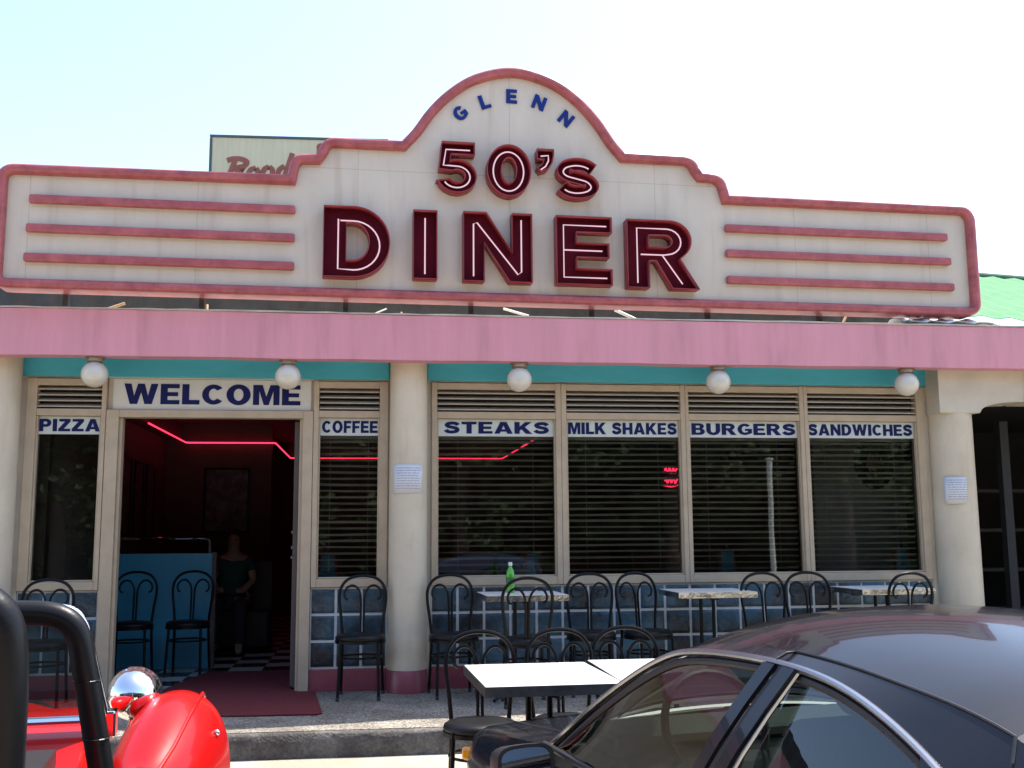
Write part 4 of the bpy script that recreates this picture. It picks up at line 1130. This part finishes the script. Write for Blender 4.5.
        MB().box(-.17, .17, -.03, .03, -.055, .055).build('headlight', M_lens, c, loc=(-s*.48, 2.11, .485), rot=(0, 0, R(s*8)), bevel=.015)
        MB().box(-.20, .20, -.02, .03, -.07, .07).build('tail_light', M_redlens, c, loc=(-s*.50, -2.12, .66), rot=(0, 0, R(-s*6)), bevel=.015)
        MB().box(-.012, .012, -.09, .09, -.012, .012).build('door_handle', M_blackpl, c, loc=(-s*.832, -.05, .66), bevel=.006)
        for u in (1.32, -1.28):
            wl = MB().lathe([(.20, -.09), (.27, -.095), (.298, -.075), (.30, 0), (.298, .075), (.27, .095), (.20, .09)], 32, axis='x').build('wheel', M_rubber, c, smooth=True, loc=(-s*.72, u, .30))
            MB().lathe([(0, .06), (.05, .065), (.06, .05), (.17, .045), (.195, .085), (.20, .085)] if s == -1 else [(.20, -.085), (.195, -.085), (.17, -.045), (.06, -.05), (.05, -.065), (0, -.06)], 24, axis='x').build('rim', M_alu2, wl, smooth=True)
    def sheet(i0, i1, name, m_, crown, inset=0.0, bulge=0.0):
        rows_ = []
        for i in range(i0, i1+1):
            q = Qc[i]; r_ = []
            for k2 in range(17):
                s_ = -1 + 2*k2/16
                fl = 1 - abs(s_)**2.4
                r_.append(W(q.x + bulge*fl*(1 if q.x > 0 else -1)*(1 - (i-i0)/(i1-i0) if q.x > 0 else (i-i0)/(i1-i0)), -s_*(q.y-inset), q.z + (crown + (.014*max(0, 1-abs(q.x-.1)/.5) if name == 'roof' else 0))*fl))
            rows_.append(r_)
        return MB().grid(rows_).build(name, m_, c, smooth=True, angle=60)
    sheet(n*2+2, n*6, 'roof', M_carroof, .078)
    sheet(0, n*2+2, 'windshield', M_carglass, .078, .0, .10)
    sheet(n*6, n*8, 'back_window', M_carglass, .078, .0, .06)
    MB().tube([W(1.02+.10*(1-abs(v/.72)**2.4), v, .757+.05*(1-abs(v/.72)**2.4)) for v in [-.72+.06*i for i in range(25)]], .014, 6).build('cowl', M_blackpl, c, smooth=True)
    # cabin
    MB().box(-.66, .66, .70, .98, .70, .83).build('dashboard', M_cabin, c, bevel=.03)
    MB().box(-.70, .70, -1.55, -1.12, .70, .84).build('parcel_shelf', M_cabin, c, bevel=.02)
    for s in (-1, 1):
        se = MB().box(-.24, .24, -.07, .07, -.1, .24).build('front_seat', M_cabin, c, loc=(s*.36, -.12, .80), rot=(R(14), 0, 0), bevel=.05, seg=3)
        MB().box(-.13, .13, -.05, .05, 0, .15).build('headrest', M_cabin, se, loc=(0, -.02, .27), bevel=.04, seg=3)
    MB().box(-.60, .60, -.07, .07, -.1, .20).build('rear_seat', M_cabin, c, loc=(0, -1.0, .80), rot=(R(20), 0, 0), bevel=.05, seg=3)
    MB().tube([(-.36+.18*math.cos(2*math.pi*k/24), .60+.07*math.sin(2*math.pi*k/24), .86+.16*math.sin(2*math.pi*k/24)) for k in range(24)], .014, 8, closed=True).build('steering_wheel', M_blackpl, c, smooth=True)
    MB().box(-.68, .68, 2.12, 2.19, .30, .44).build('bumper', M_blackpl, c, bevel=.025)
    MB().box(-.70, .70, -2.2, -2.1, .32, .50).build('bumper', M_blackpl, c, bevel=.025)
    MB().box(-.30, .30, 2.125, 2.155, .46, .54).build('grille', M_blackpl, c, bevel=.01)
    MB().tube([W(1.10, .55, .79), W(.98, .10, .835)], .006, 6).build('wiper', M_blackpl, c)
    for s in (-1, 1): MB().tube([W(1.06, s*.66, .767), W(1.5, s*.66, .712), W(1.9, s*.60, .652)], .003, 6).build('hood_seam', M_blackpl, c)
M_alu2 = mat('anodised_trim', (0.42, 0.42, 0.44), 0.25, 1.0, c2=(0.36, 0.36, 0.38), nscale=5)
M_carroof = mat('dusty_black_paint', (0.006, 0.007, 0.011), 0.20, c2=(0.009, 0.009, 0.012), nscale=2.5, ndetail=8, coat=0.42, spec=0.05, contrast=(0.35, 0.75))
cross_car()

# ------------------------------------------------------------------ red buggy
def buggy():
    c = empty('red_buggy', (-1.32, -5.455, lot_z(-5.455)), R(6.0), 0.038, label='open red buggy with black padded roll bars and chrome lamps at the left', cat='car')
    # tub
    m = MB(); rows = []
    for (y, hw, zb, zt) in ((-1.95, .40, .45, .80), (-1.85, .52, .36, .90), (-1.4, .58, .34, .92), (-.6, .58, .34, .86), (-.25, .58, .34, .86), (-.05, .57, .34, .92), (.12, .55, .36, .965), (.30, .50, .38, .955)):
        rows.append([(-hw*.9, y, zb), (-hw, y, zb+.1), (-hw*1.02, y, (zb+zt)/2), (-hw, y, zt-.05), (-hw*.93, y, zt), (hw*.93, y, zt), (hw, y, zt-.05), (hw*1.02, y, (zb+zt)/2), (hw, y, zb+.1), (hw*.9, y, zb)])
    # open cockpit: sides only where people sit
    m.grid(rows, wrap=True)
    m.f.append(list(range(10))[::-1])
    b0 = len(m.v)-10; m.f.append([b0+i for i in range(10)])
    m.build('body', M_red, c, smooth=True, angle=40)
    MB().box(-.48, .48, -1.3, -.15, .80, .93).build('cockpit_lining', M_blackpl, c)
    # hood and nose
    m = MB(); rows = []
    for (y, hw, zb, zt) in ((.30, .50, .45, .95), (.6, .46, .45, .93), (.9, .40, .45, .88), (1.2, .33, .46, .80), (1.42, .24, .48, .70), (1.5, .12, .52, .62)):
        ring = []
        for k in range(16):
            a = 2*math.pi*k/16; ca, sa = math.cos(a), math.sin(a)
            ring.append((hw*math.copysign(abs(ca)**.6, ca), y, (zb+zt)/2+(zt-zb)/2*math.copysign(abs(sa)**.6, sa)))
        rows.append(ring)
    m.grid(rows, wrap=True); b0 = len(m.v)-16; m.f.append([b0+i for i in range(16)])
    m.build('hood', M_red, c, smooth=True, angle=50)
    for s in (-1, 1):
        # teardrop front fender
        fm = MB(); rows = []
        st = [(.55, .03, .62, .04), (.62, .11, .60, .14), (.74, .16, .645, .22), (.92, .19, .705, .32), (1.10, .20, .74, .40), (1.28, .185, .70, .38), (1.42, .14, .62, .30), (1.50, .04, .50, .12)]
        for (y, hw, zc, hh) in st:
            ring = []
            for k in range(15):
                a = math.pi*k/14
                ring.append((s*(.70-.16*max(0, 1.15-y)) + 1.06*hw*math.cos(a) + .02, y, (zc-hh*.55) - .02 + (hh*.72+.085)*math.sin(a)**.75))
            rows.append(ring)
        fr_rows = rows
        fm.grid(rows); o = fm.build('front_fender', M_red, c, smooth=True, angle=60)
        MB().tube([(q[0], q[1], q[2]+.001) for q in (r_[7 + (2 if s < 0 else -2)] for r_ in fr_rows[1:-1])], .007, 8).build('fender_rib', M_red, o, smooth=True)
        MB().tube([r_[0 if s > 0 else 14] for r_ in fr_rows], .010, 8).build('fender_bead', M_blackpl, o, smooth=True)
        MB().tube([r_[14 if s > 0 else 0] for r_ in fr_rows], .010, 8).build('fender_bead', M_blackpl, o, smooth=True)
        md = o.modifiers.new('s', 'SUBSURF'); md.levels = 1; md.render_levels = 2
        md = o.modifiers.new('t', 'SOLIDIFY'); md.thickness = 0.012
        fm = MB(); rows = []
        for (y, hw, zc, hh) in [(-1.95, .04, .62, .12), (-1.85, .13, .68, .30), (-1.65, .18, .74, .42), (-1.42, .19, .76, .48), (-1.18, .17, .72, .44), (-1.0, .12, .64, .32), (-.90, .04, .52, .12)]:
            rows.append([(s*.72+hw*math.cos(math.pi*k/14), y, (zc-hh*.55)+(hh*.85+.10)*math.sin(math.pi*k/14)**.8) for k in range(15)])
        fm.grid(rows); o = fm.build('rear_fender', M_red, c, smooth=True, angle=60)
        md = o.modifiers.new('s', 'SUBSURF'); md.levels = 1; md.render_levels = 2
        md = o.modifiers.new('t', 'SOLIDIFY'); md.thickness = 0.012
        for (u, r_) in ((1.08, .30), (-1.42, .33)):
            wl = MB().lathe([(r_*.6, -.09), (r_*.9, -.095), (r_, -.07), (r_, .07), (r_*.9, .095), (r_*.6, .09)], 28, axis='x').build('wheel', M_rubber, c, smooth=True, loc=(s*.70, u, r_))
            MB().lathe([(r_*.6, -.07), (r_*.3, -.03), (r_*.12, -.06), (0, -.06)] if s < 0 else [(0, .06), (r_*.12, .06), (r_*.3, .03), (r_*.6, .07)], 20, axis='x').build('rim', M_chrome, wl, smooth=True)
        # chrome pod lamp on a stalk
        hl = MB(); prof = [(0, -.115)]
        for k in range(1, 9):
            a = math.pi/2*k/8
            prof.append((.098*math.sin(a), -.115*math.cos(a)))
        prof += [(.102, .01), (.104, .03), (.098, .04)]
        hl.lathe(prof, 28, axis='y')
        ho = hl.build('headlight', M_chrome, c, smooth=True, loc=(s*.545, 1.20, .835))
        MB().lathe([(.096, .036), (.06, .052), (0, .056)], 24, axis='y').build('lens', M_lens, ho, smooth=True)
        MB().tube([(0, -.02, -.09), (-s*.05, 0, -.26)], .014, 8).build('stalk', M_chrome, ho, smooth=True)
        MB().ell((s*.865, .98, .72), (.012, .012, .012), 10, 8).build('fender_stud', M_chrome, c, smooth=True)
    # windshield
    fr = [(-.585, .02, .955), (-.565, -.01, 1.06), (-.535, -.05, 1.21), (-.522, -.062, 1.25), (-.50, -.069, 1.282), (-.45, -.073, 1.296), (-.3, -.074, 1.300), (.3, -.074, 1.300), (.45, -.073, 1.296), (.50, -.069, 1.282), (.522, -.062, 1.25), (.535, -.05, 1.21), (.565, -.01, 1.06), (.585, .02, .955)]
    MB().tube(catmull(fr, 4), .0125, 10).build('windshield_frame', M_chrome, c, smooth=True)
    MB().tube([(-.575, .02, .972), (.575, .02, .972)], .012, 8).build('windshield_base', M_chrome, c, smooth=True)
    MB().grid([[(x*(.578-.075*t), .02-.094*t, .972+.325*t) for x in (-1, 0, 1)] for t in (0, .5, 1)]).build('windshield', M_carglass, c, smooth=True)
    # padded bars
    def hoop(y0, hw, top, bot, r_, lean, k=1.2):
        kk = (1+k)/2
        half = []
        for t in (0, .25, .5, .75, .9): half.append((hw*(k+(1-k)*t), y0+lean*(1-t), bot+(top-.10-bot)*t))
        half += [(hw*.985, y0, top-.065), (hw*.94, y0, top-.025), (hw*.86, y0, top-.005), (hw*.72, y0, top), (hw*.4, y0, top+.004)]
        pts = [(-x, y, z) for x, y, z in half] + [(0, y0, top+.005)] + half[::-1]
        return MB().tube(catmull(pts, 6), r_, 14)
    hoop(-.38, .565, 1.315, .74, .031, .02, 1.16).build('roll_bar', M_pad, c, smooth=True)
    hoop(-1.28, .572, 1.44, .80, .036, 0.0, 1.0).build('roll_bar', M_pad, c, smooth=True)
    # clamps, hinges, wiper
    for s in (-1, 1):
        MB().lathe([(.036, -.012), (.038, -.012), (.038, .012), (.036, .012)], 18).build('clamp', M_chrome, c, smooth=True, loc=(s*.625, -.365, .90))
        MB().box(-.022, .022, -.03, .03, -.045, .03).build('windshield_hinge', M_chrome, c, loc=(s*.588, .03, .965), bevel=.006)
        for t in (.25, .55, .85):
            MB().tube([(s*(.565*1.16+(.565-.565*1.16)*t)+.0325*math.cos(q*math.pi/8), -.375+.0325*math.sin(q*math.pi/8), .74+.475*t) for q in range(16)], .0022, 5, closed=True).build('padding_strap', M_black, c)
    MB().tube([(-.30, -.005, .985), (-.14, -.045, 1.14), (-.05, -.052, 1.17)], .005, 6).build('wiper', M_black, c)
    MB().tube([(.28, -.005, .985), (.10, -.035, 1.10), (.02, -.042, 1.12)], .005, 6).build('wiper', M_black, c)
    for x in (-.3, -.12, .06, .2):
        MB().lathe([(0, -.012), (.036, -.012), (.04, 0), (.036, .004), (0, .004)], 20, axis='y').build('gauge', M_chrome, c, smooth=True, loc=(x, -.065, .90))
    # interior pieces
    for s in (-1, 1):
        se = MB().box(-.20, .20, -.06, .06, -.2, .32).build('seat', M_seat, c, loc=(s*.27, -.95, .88), rot=(R(12), 0, 0), bevel=.05, seg=3)
    MB().box(-.09, .09, -.008, .008, -.03, .03).build('rear_view_mirror', M_chrome, c, loc=(.0, -.10, 1.24), bevel=.006)
    MB().tube([(-.27+.17*math.cos(2*math.pi*k/24), -.28+.07*math.sin(2*math.pi*k/24), 1.0+.15*math.sin(2*math.pi*k/24)) for k in range(24)], .014, 8, closed=True).build('steering_wheel', M_blackpl, c, smooth=True)
    MB().tube([(-.5, 1.53, .5), (.5, 1.53, .5)], .025, 10).build('bumper', M_chrome, c, smooth=True)
    MB().tube([(-.5, -2.0, .5), (.5, -2.0, .5)], .025, 10).build('bumper', M_chrome, c, smooth=True)
buggy()

# ------------------------------------------------------------------ trees across the lot behind the viewer (seen mirrored in the glass)
def make_tree(seed, h, rad):
    rnd = random.Random(seed)
    t = empty('shade_tree', (0, 0, 0), cat='tree', group='trees across the lot')
    MB().tube(catmull([(0, 0, -.2), (.1, 0, h*.25), (-.05, .1, h*.5), (.1, 0, h*.75)], 5), [.28-.012*i for i in range(16)], 10).build('trunk', M_bark, t, smooth=True)
    cr = MB()
    for k in range(26):
        a = rnd.uniform(0, 6.28); rr = rad*math.sqrt(rnd.random()); zc = h*rnd.uniform(.16, .95)
        cx, cy = rr*math.cos(a), rr*math.sin(a); s = rnd.uniform(.8, 1.5)
        for j in range(130):
            d = Vector((rnd.gauss(0, 1), rnd.gauss(0, 1), rnd.gauss(0, .8))).normalized()*s*rnd.uniform(.4, 1)
            p = Vector((cx, cy, zc))+d
            u_ = Vector((rnd.uniform(-1, 1), rnd.uniform(-1, 1), rnd.uniform(-.5, .5))).normalized()*.17
            v_ = u_.cross(Vector((rnd.uniform(-1, 1), rnd.uniform(-1, 1), rnd.uniform(-1, 1)))).normalized()*.11
            b0 = len(cr.v); cr.v += [tuple(p-u_), tuple(p+v_), tuple(p+u_), tuple(p-v_)]; cr.f.append([b0, b0+1, b0+2, b0+3])
    cr.build('crown', M_leaf, t)
    return t
ta = make_tree(1, 9.5, 3.2)
TL = [(-16, -24, 'far left of the row'), (-9.5, -26, 'second from the left'), (-3.5, -24.5, 'left of the middle'), (3, -26, 'right of the middle'), (9.5, -24.5, 'second from the right'), (16, -26, 'far right of the row'), (23, -25, 'past the right end')]
for i, (x, y, lab) in enumerate(TL):
    o = ta if i == 0 else copy_tree(ta)
    o.location = (x, y, -0.44); o.rotation_euler = (0, 0, i*1.3); o.scale = (1, 1, 0.9+0.05*(i % 4)); o['label'] = 'leafy tree across the lot mirrored in the windows, ' + lab

bl = MB(); rnd = random.Random(21)
for j in range(26000):
    p = Vector((rnd.uniform(-48, 48), -27.5+rnd.uniform(-1.2, 1.6), -.4+10.5*rnd.random()**.85))
    u_ = Vector((rnd.uniform(-1, 1), rnd.uniform(-.6, .6), rnd.uniform(-.7, .7))).normalized()*.24
    v_ = u_.cross(Vector((rnd.uniform(-1, 1), rnd.uniform(-1, 1), rnd.uniform(-1, 1)))).normalized()*.17
    b0 = len(bl.v); bl.v += [tuple(p-u_), tuple(p+v_), tuple(p+u_), tuple(p-v_)]; bl.f.append([b0, b0+1, b0+2, b0+3])
rows = []
for i in range(97):
    rows.append([(-48+i, -29+rnd.uniform(-.5, .5), z + (rnd.uniform(-1, .8) if z > 5 else 0)) for z in (-.5, 1.5, 3.5, 5.5, 7.2, 8.6)])
bl.grid(rows)
tag(bl.build('hedge_belt', M_leaf, None), 'dense dark green belt of foliage across the lot mirrored in the windows', 'hedge', kind='stuff')

tag(MB().tube([(10.3, -18, -0.44), (10.3, -18, 3.1)], 0.07, 10).lathe([(0.10, 3.1), (0.10, 3.14), (0, 3.16)], 12, (10.3, -18, 0)).build('white_post', M_cap, None, smooth=True), 'tall white post across the lot mirrored in the BURGERS window', 'post')
